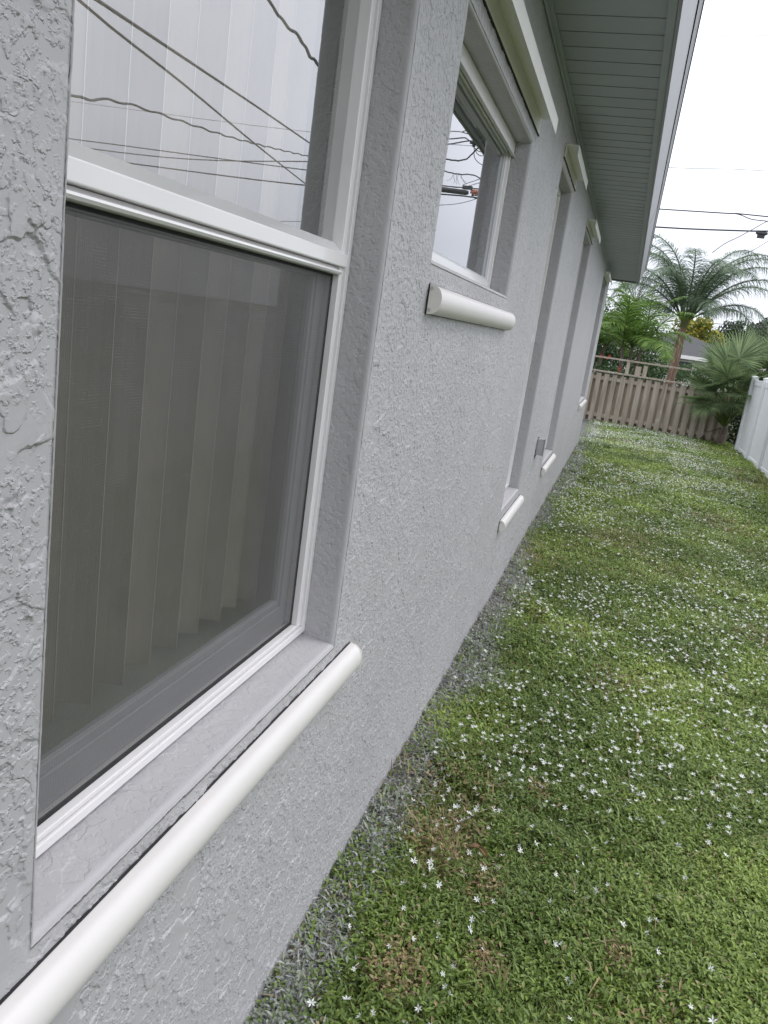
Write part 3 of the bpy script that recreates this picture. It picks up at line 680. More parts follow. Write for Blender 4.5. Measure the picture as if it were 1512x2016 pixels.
# white star flowers: six narrow petals each
def flower_geo(r, var):
    vs = []; fs = []; rr = random.Random(var)
    for k in range(6):
        a = k*math.pi/3+rr.uniform(-.18, .18); l = r*rr.uniform(.75, 1.1); w = r*.17; z = r*rr.uniform(.05, .6)
        ca, sa = math.cos(a), math.sin(a); o = len(vs)
        vs += [(0, 0, 0), (ca*l*.5-sa*w, sa*l*.5+ca*w, z*.5), (ca*l, sa*l, z), (ca*l*.5+sa*w, sa*l*.5-ca*w, z*.5)]
        fs.append((o, o+1, o+2, o+3))
    return vs, fs
def flower_pts():
    P_ = []
    centres = [(.44, 2.49, .12, 16), (.27, 2.23, .08, 12), (.50, 2.15, .12, 14), (.62, 2.05, .13, 12), (.40, 2.72, .12, 12), (.33, 3.1, .14, 14), (.42, 3.5, .2, 16), (.30, 4.1, .2, 18), (.6, 1.85, .1, 7), (.8, 1.7, .12, 6), (.75, 2.4, .12, 7)]
    for cx, cy, s_, k in centres:
        for _ in range(k): P_.append((abs(random.gauss(cx, s_)), random.gauss(cy, s_)))
    n = 30000; Y = 1.0+15.8*rng.random(n)**.62; X = .1+rng.random(n)*(np.minimum(2.6, .4+.42*Y)-.1)
    d = fbm(X, Y, 1.1, 31)*.6+fbm(X, Y, 4, 33)*.4
    far = np.clip((Y-3)/10, 0, 1)
    p = np.clip((d-.40)*5, 0, 1)*(.85+1.1*far)+.16
    p *= np.where((Y > 10.8) & (Y < 12.8) & (X < 1.3), .12, 1)
    p *= np.where((X > 2.1) & (Y > 9), .25, 1)*np.where((X > 1.3+.04*Y) & (Y > 5), .5, 1)
    p += np.where((Y > 13.2) & (Y < 16.6) & (X < 1.9), .42*np.clip((d-.35)*4, 0, 1), 0)
    k = rng.random(n) < p
    P_ += list(zip(X[k].tolist(), Y[k].tolist())); return P_
FP = flower_pts()
def vis(p):      # apparent size order: nearest first, inside the picture
    return (p[0]-CAM[0])**2+(p[1])**2
FPn = [p for p in FP if p[0] < .16+.47*p[1] and p[1] > 1.15]; FPn.sort(key=vis)
variants = []
for v in range(5):
    vs, fs = flower_geo(1.0, v); me = bpy.data.meshes.new('star_flower'); me.from_pydata(vs, [], fs); me.materials.append(M_petal); variants.append(me)
for k, (x, y) in enumerate(FPn[:300]):
    o = bpy.data.objects.new('star_flower', variants[k % 5]); COL.objects.link(o)
    z = float(gz(np.array([x]), np.array([y]))[0])+random.uniform(.030, .056)
    o.location = (x, y, z); r = random.uniform(.0065, .0120); o.scale = (r, r, r)
    o.rotation_euler = (random.uniform(-.8, .8), random.uniform(-.7, .9), random.uniform(0, 6.28))
    tag(o, 'tiny white star-shaped flower growing in the near part of the lawn', 'flower', 'white star flowers in the near lawn')
s = MB()
for k, (x, y) in enumerate(FPn[300:]):
    z = float(gz(np.array([x]), np.array([y]))[0])+random.uniform(.040, .065)
    r = random.uniform(.007, .0115)*(1+min(y, 14)*.012)
    mt = Matrix.Translation((x, y, z)) @ Matrix.Rotation(random.uniform(0, 6.28), 4, 'Z') @ Matrix.Rotation(random.uniform(-.7, .7), 4, 'X') @ Matrix.Scale(r, 4)
    vs, fs = flower_geo(1.0, k % 7); s.add([mt @ Vector(v) for v in vs], fs)
tag(s.build('star_flowers', M_petal), 'white star flowers speckling the lawn farther off', 'flowers', kind='stuff')
# fallen brown leaves
for k, (x, y, a, lb) in enumerate(((.325, 1.965, .4, 'curled orange-brown dead leaf lying in the straw patch, left of the pair'), (.352, 1.955, -.8, 'curled orange-brown dead leaf lying in the straw patch, right of the pair'))):
    s = MB(); n = 6
    for q in range(n):
        u0, u1 = q/n, (q+1)/n
        def P2(u, sgn): w_ = .006*math.sin(math.pi*min(max(u, .04), .97)); return (-.024+.048*u, sgn*w_, .010*math.sin(math.pi*u)+abs(sgn)*.004)
        s.quad(P2(u0, 0), P2(u1, 0), P2(u1, 1), P2(u0, 1)); s.quad(P2(u0, -1), P2(u1, -1), P2(u1, 0), P2(u0, 0))
    o = s.build('dead_leaf', simple('dead_leaf_brown', (.17, .10, .05), .6, .3, .2, 60)); o.location = (x, y, .055); o.rotation_euler = (.3, .1, a)
    tag(o, lb, 'leaf')

# ------------------------------------------------------------------ wooden shadowbox fence
A = Vector((-.18, 17.22, 0)); B = Vector((2.38, 16.54, 0)); dF = (B-A).normalized(); nF = Vector((dF.y, -dF.x, 0))   # nF points to the viewer
def fp(u, d, z): p = A+dF*u+nF*d; return (p.x, p.y, z)
def fbox(s, u0, u1, d0, d1, z0, z1, top=None):
    t0 = z1; vs = [fp(u0, d0, z0), fp(u1, d0, z0), fp(u1, d1, z0), fp(u0, d1, z0), fp(u0, d0, z1), fp(u1, d0, z1), fp(u1, d1, z1), fp(u0, d1, z1)]
    s.add(vs, [(0, 3, 2, 1), (4, 5, 6, 7), (0, 1, 5, 4), (1, 2, 6, 5), (2, 3, 7, 6), (3, 0, 4, 7)])
wf = empty('wooden_fence', (A.x, A.y, 0), 'weathered brown shadowbox board fence across the end of the yard', 'fence')
s = MB(); uL = (B-A).length; u = -1.7; k = 0
while u < uL-.02:
    w_ = random.uniform(.088, .112); zt = .985+random.uniform(-.012, .012); zb = random.uniform(.0, .03); j = random.uniform(-.004, .004)
    fbox(s, u, min(u+w_, uL), .030+j*.3, .045+j*.3, zb, zt)
    fbox(s, u+.083, u+.083+random.uniform(.095, .11), -.045, -.030, zb, zt-.006)
    u += .166+random.uniform(-.005, .005); k += 1
s.build('board_panel', M_wood, wf)
for z0, z1 in ((.115, .185), (.86, .93)):
    s = MB(); fbox(s, -1.75, uL-.01, -.029, .029, z0, z1); s.build('rail', M_wood, wf)
s = MB(); fbox(s, -1.75, uL-.55, -.07, .07, 1.012, 1.040); s.build('cap_board', M_wood, wf)
s = MB(); fbox(s, -1.75, uL-.72, -.02, .03, 1.285, 1.318); s.build('upper_rail', M_wood, wf)
for u0, u1, zt in ((.68, .735, 1.284), (1.02, 1.09, 1.25), (.87, .97, 1.22)):
    s = MB(); fbox(s, u0, u1, -.028, .02, 1.041, zt); s.build('post', M_wood, wf)
s = MB(); fbox(s, uL+.002, uL+.10, -.05, .05, -.05, 1.06); s.build('post', M_wood, wf)

# ------------------------------------------------------------------ white vinyl fence on the right
vf = empty('vinyl_fence', (2.66, 12, 0), 'white vinyl privacy fence with square posts along the right edge of the yard', 'fence')
py = [15.62, 14.28, 12.98, 11.66, 10.34, 9.02, 7.70, 6.38, 5.06]
for k, y in enumerate(py):
    s = MB(); s.box(2.60, 2.71, y-.055, y+.055, -.05, 1.335); p_ = s.build('post', M_pvc, vf, bevel=.004)
    s = MB(); s.box(2.594, 2.716, y-.061, y+.061, 1.3355, 1.352)
    s.add([(2.594, y-.061, 1.3522), (2.716, y-.061, 1.3522), (2.716, y+.061, 1.3522), (2.594, y+.061, 1.3522), (2.655, y, 1.368)], [(0, 1, 4), (1, 2, 4), (2, 3, 4), (3, 0, 4)])
    s.build('cap', M_pvc, p_)
    if k < len(py)-1:
        y2 = py[k+1]+.056; y1 = y-.056
        s = MB(); nb = 8
        for q in range(nb):
            a = y1+(y2-y1)*q/nb; b = y1+(y2-y1)*(q+1)/nb
            s.box(2.645, 2.667, min(a, b)+.001, max(a, b)-.001, .098, 1.205)
        s.build('panel', M_pvc, vf, bevel=.002)
        s = MB(); s.box(2.634, 2.678, min(y1, y2), max(y1, y2), .02, .0975); s.build('rail', M_pvc, vf, bevel=.003)
        s = MB(); s.box(2.634, 2.678, min(y1, y2), max(y1, y2), 1.2055, 1.30); s.build('rail', M_pvc, vf, bevel=.003)

# ------------------------------------------------------------------ palms
def lerp3(a, b, t): return tuple(a[i]*(1-t)+b[i]*t for i in range(3))
def feather_frond(base, yaw, elev, length, sag, nleaf, leaf, droop, wid, cA, cB, plumose=.5, curl=0):
    """one arching feather frond as a single mesh"""
    s = MB(); base = Vector(base); hd = Vector((math.cos(yaw), math.sin(yaw), 0)); sdv = Vector((-math.sin(yaw), math.cos(yaw), 0))
    pts = []; seg = 14; p = base.copy(); el = elev
    for i in range(seg+1):
        pts.append(p.copy()); p = p+(hd*math.cos(el)+Vector((0, 0, 1))*math.sin(el)+sdv*curl*(i/seg))*(length/seg); el -= sag*(1.6*(i+1)/seg)/seg*1.3
    s.tube(pts, [.022*(1-.85*i/seg)*length/2.4+.002 for i in range(seg+1)], 4, 0, lerp3(cA, (.16, .18, .06), .5))
    for k in range(nleaf):
        u = .12+.88*k/nleaf+random.uniform(-.004, .004); u = min(u, .995); fi = u*seg; i = min(int(fi), seg-1); b = pts[i].lerp(pts[i+1], fi-i)
        tdir = (pts[i+1]-pts[i]).normalized(); L_ = leaf*(math.sin(math.pi*min(1, .18+.80*u))**.6)*random.uniform(.8, 1.15)
        for sg in (-1, 1):
            out_ = (sdv*sg*(1-.25*random.random())+tdir*(.45+.25*random.random())+Vector((0, 0, 1))*random.uniform(-plumose, plumose)*.9).normalized()
            w0 = tdir.cross(out_).cross(out_).normalized()*wid
            q0 = b; d = out_.copy(); c = lerp3(cA, cB, random.random()); prev = (q0-w0*.4, q0+w0*.4)
            for t in range(3):
                q1 = q0+d*L_/3; ww = w0*(.5, .36, .02)[t]; cur = (q1-ww, q1+ww)
                s.quad(prev[0], prev[1], cur[1], cur[0], 0, c); prev = cur; q0 = q1
                d = (d+Vector((random.uniform(-.07, .07), random.uniform(-.07, .07), -droop*(.5+.45*t)))).normalized()
    return s
def trunk_mesh(pts, rs, ringy=True, n=12):
    s = MB(); P2 = []; R2 = []; K = 26
    for k in range(K+1):
        u = k/K*(len(pts)-1); i = min(int(u), len(pts)-2); t = u-i
        P2.append(Vector(pts[i]).lerp(Vector(pts[i+1]), t)); R2.append((rs[i]*(1-t)+rs[i+1]*t)*(1+(.06*(k % 2)-.03 if ringy else random.uniform(-.05, .05))))
    s.tube(P2, R2, n, 0); return s

def queen_palm(x, y, zc, scale, label, nf=20, seed=3, base_x=None, specs=None, cA=(.07, .115, .07), cB=(.18, .25, .155), nleaf=80, trunk_r=.13):
    random.seed(seed); bx_ = x if base_x is None else base_x
    o = empty('queen_palm', (bx_, y, 0), label, 'palm tree')
    tr = trunk_mesh([(bx_, y, -.1), (bx_+(x-bx_)*.2, y, zc*.35), (bx_+(x-bx_)*.7, y, zc*.75), (x, y, zc)], [trunk_r*1.15, trunk_r*1.05, trunk_r, trunk_r*.62])
    tr.build('trunk', M_palmbark, o, smooth=True)
    s = MB()                                         # crown shaft of green leaf bases
    for k in range(9):
        a = k*.7; s.tube([(x+.03*math.cos(a)*scale, y+.03*math.sin(a)*scale, zc-.16*scale), (x+.05*math.cos(a)*scale, y+.05*math.sin(a)*scale, zc+.05), (x+.13*math.cos(a)*scale, y+.13*math.sin(a)*scale, zc+.30*scale)], [.035*scale, .035*scale, .015*scale], 5, 0, (.12, .13, .05))
    s.build('leaf_bases', M_leaf, o)
    if specs is None:
        specs = []
        for k in range(nf):
            a = k*2.39996+random.uniform(-.2, .2); t = k/nf; specs.append((a, 1.35-1.15*t+random.uniform(-.1, .1), random.uniform(.9, 1.1), 1.2+1.1*t))
    for (a, el, ln, sg) in specs:
        f = feather_frond((x+.08*math.cos(a)*scale, y+.08*math.sin(a)*scale, zc+.1*scale), a, el, 2.35*scale*ln, sg, nleaf, (.50 if scale > 1.1 else .6)*scale, .95, .011*scale, cA, cB, .40, random.uniform(-.08, .08))
        f.build('frond', M_leaf, o)
    random.seed(99); return o
# azimuth 0 = +x (image right); tall crown fans up with long arching plumes left, right and over the top
QS = [(.15, 1.34, 1.12, 1.9), (3.1, 1.36, 1.08, 1.9), (.6, 1.38, 1.12, 1.7), (3.6, 1.40, 1.1, 1.8), (5.9, 1.26, 1.08, 1.9), (2.6, 1.28, 1.05, 1.9), (1.9, 1.25, 1.0, 2.0), (5.0, 1.22, 1.0, 2.1),
      (.3, 1.12, 1.12, 1.75), (0.1, .95, 1.08, 1.75), (5.8, .85, 1.0, 1.9), (3.0, 1.05, .95, 1.9), (3.3, .80, .85, 1.9), (2.7, .95, .9, 1.9), (.6, 1.2, 1.0, 1.8), (3.8, 1.2, .95, 1.7),
      (5.2, 1.1, 1.0, 1.9), (4.2, 1.0, .95, 1.9), (1.1, 1.1, 1.0, 1.8), (2.0, 1.1, .95, 1.8), (6.1, .60, .85, 1.9), (.4, .55, .80, 1.8), (3.4, .50, .68, 1.8), (2.9, .55, .66, 1.8), (5.0, .7, .7, 2.0), (4.6, 1.25, 1.05, 1.9)]
queen_palm(1.75, 24.0, 2.45, 1.20, 'tall feathery queen palm with a peeling brown trunk standing behind the wooden fence', base_x=1.70, specs=QS, nleaf=125, trunk_r=.115)
queen_palm(.30, 42.0, 3.9, 1.0, 'distant feathery palm crown just past the far corner of the house', nf=13, seed=8, nleaf=40, cA=(.05, .085, .05), cB=(.12, .17, .11))

def bright_palm(x, y, zc, scale, label, nf, seed, lean=0):
    random.seed(seed); o = empty('clumping_palm', (x, y, 0), label, 'palm tree')
    for k in range(3):
        dx = (k-1)*.10; tr = trunk_mesh([(x+dx, y+dx*.5, -.1), (x+dx*1.5, y+dx, zc*.6), (x+dx*2+lean, y+dx, zc)], [.055, .045, .035]); tr.build('trunk', M_bark, o, smooth=True)
    for k in range(nf):
        a = k*2.39996+random.uniform(-.3, .3); t = (k % 12)/12; dx = (k % 3-1)*.22
        f = feather_frond((x+dx+lean, y+dx*.5, zc-.02*k*.2), a, 1.5-1.0*t+random.uniform(-.1, .1), scale*1.18*random.uniform(.8, 1.15), 1.0+1.1*t, 46, .36*scale, .50, .013*scale, (.045, .11, .022), (.21, .34, .06), .12, random.uniform(-.1, .1))
        f.build('frond', M_leaf, o)
    random.seed(99); return o
bright_palm(.52, 19.6, 1.60, 1.3, 'bright green clumping palm with stiff arching fronds behind the left part of the fence', 26, 5)
bright_palm(-.35, 21.5, 1.55, 1.2, 'green clumping palm half hidden by the corner of the house', 22, 6)

def fan_leaf(hub, yaw, elev, roll, r, nseg, cA, cB, spread=4.3, droop=.5):
    s = MB(); d = Vector((math.cos(yaw)*math.cos(elev), math.sin(yaw)*math.cos(elev), math.sin(elev)))
    sdv = d.cross(Vector((0, 0, 1))).normalized(); sdv = (Matrix.Rotation(roll, 3, d) @ sdv); up = sdv.cross(d)
    for k in range(nseg):
        a = -spread/2+spread*(k+.5)/nseg; rr = r*(1-.16*abs(a)/(spread/2))*random.uniform(.92, 1.06)
        dd = (d*math.cos(a)+sdv*math.sin(a)).normalized(); pd = (sdv*math.cos(a)-d*math.sin(a)); w_ = r*math.sin(spread/nseg/2)*.95
        c = lerp3(cA, cB, random.random()); p = Vector(hub); prev = None; cur_d = dd.copy(); N_ = 5
        for t in range(N_+1):
            u = t/N_; ww = w_*(u/.35 if u < .35 else max(.04, 1-(u-.35)/.66))*(.55 if u > 0 else .1)
            fold = up*ww*.55
            cur = (p-pd*ww+fold, p, p+pd*ww+fold)
            if prev: s.quad(prev[0], prev[1], cur[1], cur[0], 0, c); s.quad(prev[1], prev[2], cur[2], cur[1], 0, lerp3(c, cB, .15))
            prev = cur; p = p+cur_d*rr/N_
            if u > .45: cur_d = (cur_d+Vector((0, 0, -droop*(u-.3)*random.uniform(.5, 1.3)))).normalized()
    return s
def fan_palm(x, y, label, leaves, seed, trunk=None, dead=0, extra=0):
    random.seed(seed); o = empty('fan_palm', (x, y, 0), label, 'palm tree')
    zt = trunk or .15
    tr = trunk_mesh([(x, y, -.1), (x+.03, y, zt*.6), (x+.02, y, zt)], [.08, .075, .07]); tr.build('trunk', M_bark, o, smooth=True)
    for k in range(extra):
        a = random.uniform(0, 6.28); el = random.uniform(-.2, 1.2); q = random.uniform(.45, .75)
        leaves = leaves + [(x-.12+q*.72*math.cos(a)*math.cos(el), y-.1+q*.6*math.sin(a)*math.cos(el), zt+.45+q*math.sin(el)*1.05, a+random.uniform(-.4, .4), el-.25, random.uniform(-.7, .7), random.uniform(.36, .50))]
    for (hx, hy, hz, yaw, elev, roll, r) in leaves:
        s0 = Vector((x+.02, y, zt)); h = Vector((hx, hy, hz)); mid = (s0+h)*.5+Vector((0, 0, .10*(h-s0).length))
        f = fan_leaf(h, yaw, elev, roll, r, 38, (.055, .095, .040), (.24, .32, .15), droop=random.uniform(.7, 1.4))
        f.tube([s0, mid, h], [.011, .009, .007], 4, 0, (.12, .17, .05)); f.build('fan_leaf', M_leaf, o)
    for k in range(dead):
        a = random.uniform(0, 6.28); h = Vector((x+.28*math.cos(a), y+.28*math.sin(a), zt*.55+random.uniform(-.1, .2)))
        f = fan_leaf(h, a, -1.1, random.uniform(-.5, .5), .30, 20, (.05, .045, .03), (.12, .11, .075), 1.6, .9); f.tube([(x, y, zt), h], [.01, .006], 4, 0, (.12, .1, .06)); f.build('dead_leaf', M_leaf, o)
    random.seed(99); return o
H = math.pi
fan_palm(2.42, 16.35, 'large fan palm spilling over the right end of the wooden fence', [
    (2.22, 16.0, 1.48, 1.9, 1.25, .1, .66), (2.36, 15.9, 1.62, 1.2, 1.2, -.2, .62), (2.05, 16.0, 1.40, 2.6, .95, .3, .60), (2.55, 16.3, 1.55, .6, 1.0, -.3, .60),
    (2.34, 15.7, 1.22, -1.9, .15, .5, .58), (2.18, 15.75, 1.15, -2.4, -.15, .3, .55), (1.92, 15.8, .84, 3.35, -.05, .15, .50), (1.98, 15.8, .72, -2.2, -.75, .0, .42),
    (2.10, 15.9, .98, -2.8, .1, -.4, .50), (2.50, 15.7, 1.02, -1.3, -.1, .2, .48), (2.0, 16.2, 1.25, 3.0, .5, -.2, .55), (2.45, 16.6, 1.70, 1.3, 1.3, .6, .6), (2.6, 15.8, 1.3, -.7, .3, .2, .5),
    (2.2, 15.6, 1.3, -1.7, .75, .1, .5), (2.1, 16.7, 1.5, 2.3, 1.2, 0, .6), (1.9, 16.3, 1.08, 3.3, .35, .4, .5)], 4, trunk=.35, dead=3, extra=22)
fan_palm(3.15, 16.9, 'fan palm rising behind the far end of the white fence, at the right edge', [
    (2.98, 16.6, 1.62, 2.0, 1.1, .1, .62), (3.1, 16.5, 1.80, 1.4, 1.25, -.2, .64), (3.35, 16.6, 1.6, .7, .9, .2, .6), (2.85, 16.4, 1.40, 3.0, .4, .1, .52), (2.92, 16.3, 1.30, -2.2, .3, .2, .5),
    (3.2, 16.3, 1.45, -1.3, .5, .1, .55), (3.3, 17.1, 1.85, 1.2, 1.3, .3, .6), (2.8, 16.8, 1.75, 2.4, 1.1, 0, .6), (3.1, 16.3, 1.1, -1.6, .0, 0, .5)], 14, trunk=.7, dead=3, extra=8)

# ------------------------------------------------------------------ broadleaf trees and bushes
def leafy(name, label, cat, lobes, nl, size, cA, cB, cC=None, trunk=None, group=None, loc=None, branch=True):
    """lobes: (x,y,z,rx,ry,rz). Foliage of small leaf quads filling the lobes' outer shells"""
    o = empty(name, loc or (lobes[0][0], lobes[0][1], 0), label, cat, group)
    vol = np.array([l[3]*l[4]+l[3]*l[5]+l[4]*l[5] for l in lobes]); vol = vol/vol.sum(); allv = []; allc = []
    for l, pr in zip(lobes, vol):
        m_ = int(nl*pr); d = rng.normal(size=(m_, 3)); d /= np.linalg.norm(d, axis=1)[:, None]
        rr = rng.random(m_)**.35
        nz = 1+.30*(fbm(d[:, 0]*1.5+l[0], d[:, 1]*1.5+d[:, 2]*1.7, 2.2, int(abs(l[0]*13)) % 50+1)-.5)*2
        p = np.array(l[:3])+d*np.array(l[3:])*(rr*nz)[:, None]
        cl = fbm(p[:, 0]*1.0, p[:, 2]*1.0+p[:, 1]*.7, 2.6/max(.5, l[3]), 77)
        keep = cl > .36; p = p[keep]; cl = cl[keep]; k = len(p)
        a = rng.normal(size=(k, 3)); a /= np.linalg.norm(a, axis=1)[:, None]; b = np.cross(a, rng.normal(size=(k, 3))); b /= np.linalg.norm(b, axis=1)[:, None]
        sz = size*(.6+.8*rng.random(k))[:, None]
        v = np.stack([p-a*sz*.5, p+b*sz*.28, p+a*sz*.5, p-b*sz*.28], 1)
        t = np.clip((cl-.36)*2.2+rng.normal(0, .16, k), 0, 1)[:, None]
        c = np.array(cA)*(1-t)+np.array(cB)*t
        if cC is not None:
            yk = rng.random(k) < .35; c[yk] = np.array(cC)*(.7+.5*rng.random((yk.sum(), 1)))
        allv.append(v.reshape(-1, 3)); allc.append(c)
    V_ = np.concatenate(allv); C_ = np.concatenate(allc); n = len(C_)
    V_ = V_-np.array(o.location)
    me = bpy.data.meshes.new('crown'); me.vertices.add(len(V_)); me.vertices.foreach_set('co', V_.astype(np.float32).ravel())
    me.loops.add(n*4); me.loops.foreach_set('vertex_index', np.arange(n*4, dtype=np.int32)); me.polygons.add(n)
    me.polygons.foreach_set('loop_start', np.arange(0, n*4, 4, dtype=np.int32)); me.polygons.foreach_set('loop_total', np.full(n, 4, dtype=np.int32)); me.update(calc_edges=True)
    ca = me.color_attributes.new('Col', 'FLOAT_COLOR', 'POINT'); ca.data.foreach_set('color', np.repeat(np.concatenate([C_, np.ones((n, 1))], 1), 4, 0).astype(np.float32).ravel())
    me.materials.append(M_leaf); co = bpy.data.objects.new('crown', me); COL.objects.link(co); co.parent = o
    s = MB(); L0 = o.location; r0 = trunk or .1
    top = Vector(lobes[0][:3]); s.tube([(L0.x, L0.y, -.1), (L0.x*.5+top.x*.5, L0.y, top.z*.45), top], [r0*1.2, r0*.9, r0*.4], 8)
    if branch:
        for l in lobes[1:]:
            s.tube([(L0.x*.5+top.x*.5, L0.y, top.z*.5), ((L0.x+l[0])/2, (L0.y+l[1])/2, (top.z*.5+l[2])/2+.05*l[2]), l[:3]], [r0*.6, r0*.4, r0*.15], 6)
    s.build('trunk', M_bark, o, smooth=True); return o

DG, MG = (.022, .040, .016), (.070, .105, .040)
leafy('hibiscus_bush', 'dark leafy hibiscus bush with red blooms behind the left end of the wooden fence', 'bush',
      [(.0, 18.3, .75, .55, .35, .48), (.55, 18.5, .7, .5, .3, .42), (-.7, 18.6, .85, .6, .4, .5)], 9000, .05, (.02, .045, .014), (.06, .12, .03), trunk=.03)
hb = bpy.data.objects['hibiscus_bush']
for k, (x, z) in enumerate(((-.06, 1.33), (.06, 1.29), (.34, 1.13), (.36, 1.08), (.10, 1.34))):
    s = MB()
    for q in range(5):
        a = q*1.257; s.add([(x, 17.9, z), (x+.022*math.cos(a-.4), 17.89, z+.022*math.sin(a-.4)), (x+.03*math.cos(a), 17.86, z+.03*math.sin(a)), (x+.022*math.cos(a+.4), 17.89, z+.022*math.sin(a+.4))], [(0, 1, 2, 3)])
    s.build('bloom', M_red, hb)
leafy('hedge_bush', 'low dark bush in the gap between the wooden fence and the white fence', 'bush', [(2.85, 17.6, .45, .5, .35, .5), (3.5, 17.9, .6, .5, .4, .6)], 6000, .06, (.012, .024, .01), (.04, .07, .024), trunk=.03)
leafy('shade_tree', 'dense green tree mass behind the bright palm at the house corner', 'tree', [(-1.2, 27, 1.9, 1.5, 1.2, 1.5), (.6, 28, 1.4, 1.3, 1.0, 1.3), (-2.8, 27, 2.1, 1.6, 1.2, 1.6)], 22000, .10, (.022, .05, .018), (.08, .14, .035), trunk=.12)
leafy('yellow_tree', 'open tree with yellow-green leaves above the neighbouring roof', 'tree', [(3.55, 44, 2.75, .9, .8, .85), (2.9, 44.5, 3.25, .6, .6, .5), (4.3, 44, 2.5, .8, .7, .8), (3.7, 43.5, 3.45, .5, .5, .35)], 5200, .15, (.10, .14, .03), (.24, .27, .05), (.50, .42, .06), trunk=.10)
leafy('oak_tree', 'rounded dark green tree on the skyline right of the palm', 'tree', [(6.1, 48, 3.0, 1.3, 1.0, 1.05), (5.0, 48, 2.4, 1.2, 1.0, .95), (7.3, 48.5, 2.7, 1.0, 1.0, .9)], 22000, .13, DG, MG, trunk=.2)
leafy('oak_tree', 'dark open tree on the skyline at the very right edge', 'tree', [(7.9, 52, 3.6, .9, .9, 1.0), (9.2, 52, 3.3, 1.2, 1.0, 1.3)], 9000, .14, DG, (.08, .10, .06), trunk=.2)
leafy('background_tree', 'mid-green tree right behind the neighbouring roof', 'tree', [(4.6, 50, 1.9, 1.6, 1.2, 1.2), (3.0, 52, 1.9, 1.3, 1.2, 1.5)], 12000, .16, (.03, .06, .02), (.10, .15, .05), trunk=.2)
leafy('skyline_trees', 'low hazy line of trees far behind the houses', 'trees', [(-8+5*k, 88, 2.2, 3.8, 2, 2.2+.9*math.sin(k*2.3)) for k in range(8)], 30000, .32, (.035, .055, .03), (.09, .12, .07), trunk=.2)
leafy('green_shrub', 'green shrub in front of the neighbouring house wall', 'bush', [(2.9, 31, .9, 1.0, .6, .55), (4.4, 31, 1.0, 1.0, .6, .6), (1.5, 31, .9, .8, .6, .5)], 9000, .08, (.03, .07, .02), (.09, .16, .04), trunk=.05)

# ------------------------------------------------------------------ neighbouring house with hipped grey roof
nh = empty('neighbour_house', (3.0, 42, 0), 'pale single-storey house with a grey hipped roof beyond the wooden fence', 'house')
s = MB(); s.box(-.4, 5.7, 38.6, 46, 0, 1.72); s.build('wall', M_shingle_far, nh)
s = MB(); zr = 1.74; s.add([(-.8, 38.2, zr), (6.1, 38.2, zr), (6.1, 46.4, zr), (-.8, 46.4, zr), (2.82, 42.0, 2.80), (2.82, 43.2, 2.80)],
      [(0, 1, 4), (1, 2, 5, 4), (2, 3, 5), (3, 0, 4, 5), (0, 3, 2, 1)]); s.build('roof', M_shingle, nh)
s = MB(); s.box(-.85, 6.15, 38.12, 38.19, 1.60, 1.755); s.build('fascia', M_white, nh)
M_wdark = simple('dark_window', (.05, .055, .065), .1, .5, .1, 3)
for a, b in ((2.45, 3.25), (3.45, 3.75), (4.3, 5.1)):
    s = MB(); s.box(a, b, 38.55, 38.598, .75, 1.50); wd = s.build('window', M_wdark, nh)
    s = MB(); ring(s, 38.54, 38.545, a-.04, b+.04, .7, 1.54, .04, .05, .05)
    s.v = [(y, x, z) for x, y, z in s.v]; s.build('frame', M_white, wd)

# ------------------------------------------------------------------ overhead cables (utility line crossing at y=25, service drops over the yard)
def cable(pts, r, label, name='overhead_cable', m=M_wire, twist=0, cat='cable', smooth=4):
    P2 = [Vector(p) for p in pts]; Q = []
    for i in range(len(P2)-1):
        p0 = P2[max(i-1, 0)]; p1 = P2[i]; p2 = P2[i+1]; p3 = P2[min(i+2, len(P2)-1)]
        for k in range(smooth):
            t = k/smooth; Q.append(.5*((2*p1)+(p2-p0)*t+(2*p0-5*p1+4*p2-p3)*t*t+(3*p1-p0-3*p2+p3)*t**3))
    Q.append(P2[-1])
    if twist:
        Q2 = []
        for i in range(len(Q)-1):
            K = max(2, int((Q[i+1]-Q[i]).length/.16))
            for k in range(K): Q2.append(Q[i].lerp(Q[i+1], k/K))
        Q2.append(Q[-1]); Q = [q+Vector((0, math.sin(i*.9)*.2, math.cos(i*.9)))*twist for i, q in enumerate(Q2)]
    s = MB(); s.tube([tuple(q) for q in Q], r, 6); return tag(s.build(name, m, smooth=True), label, cat)
MIR = -.176
def mr(x, y, z): return (MIR-x, y, z)      # coordinates taken as seen in the near window's pane
K = 'as mirrored in the near window'
cable([(.2, 25, 5.46), (2.26, 25, 5.53), (2.7, 25, 5.55), (5.2, 25, 5.53), (5.9, 25, 5.53), (10.1, 25, 5.60), (16.4, 25, 5.80), (19.5, 25, 5.9), (25, 25, 6.2)], .017, 'upper of the two dark cables crossing just above the queen palm')
cable([(-3, 25, 4.93), (.49, 25, 4.99), (3.01, 25, 5.14), (5.0, 25, 5.30), (10.1, 25, 5.15), (16.4, 25, 5.28), (25, 25, 5.5)], .022, 'thick dark cable crossing in front of the queen palm top')
cable([(-3, 25, 6.6), (.54, 25, 6.57), (3.07, 25, 6.69), (10.2, 25, 6.71), (17.7, 25, 6.99), (25, 25, 7.3)], .007, 'thin cable in the open sky, second from the top at the right edge', m=M_wire2)
cable([(-3, 25, 9.8), (.55, 25, 9.85), (2.31, 25, 9.97), (12, 25, 10.5)], .006, 'thin cable highest in the sky beside the roof edge', m=M_wire2)
cable([(2.30, 25, 5.53), (2.45, 25, 5.545), (2.65, 25, 5.52), (2.94, 25, 5.44), (3.35, 25, 5.43), (3.9, 25, 5.40), (4.7, 25, 5.33)], .013, 'short slack cable branching off the upper crossing cable at the right edge')
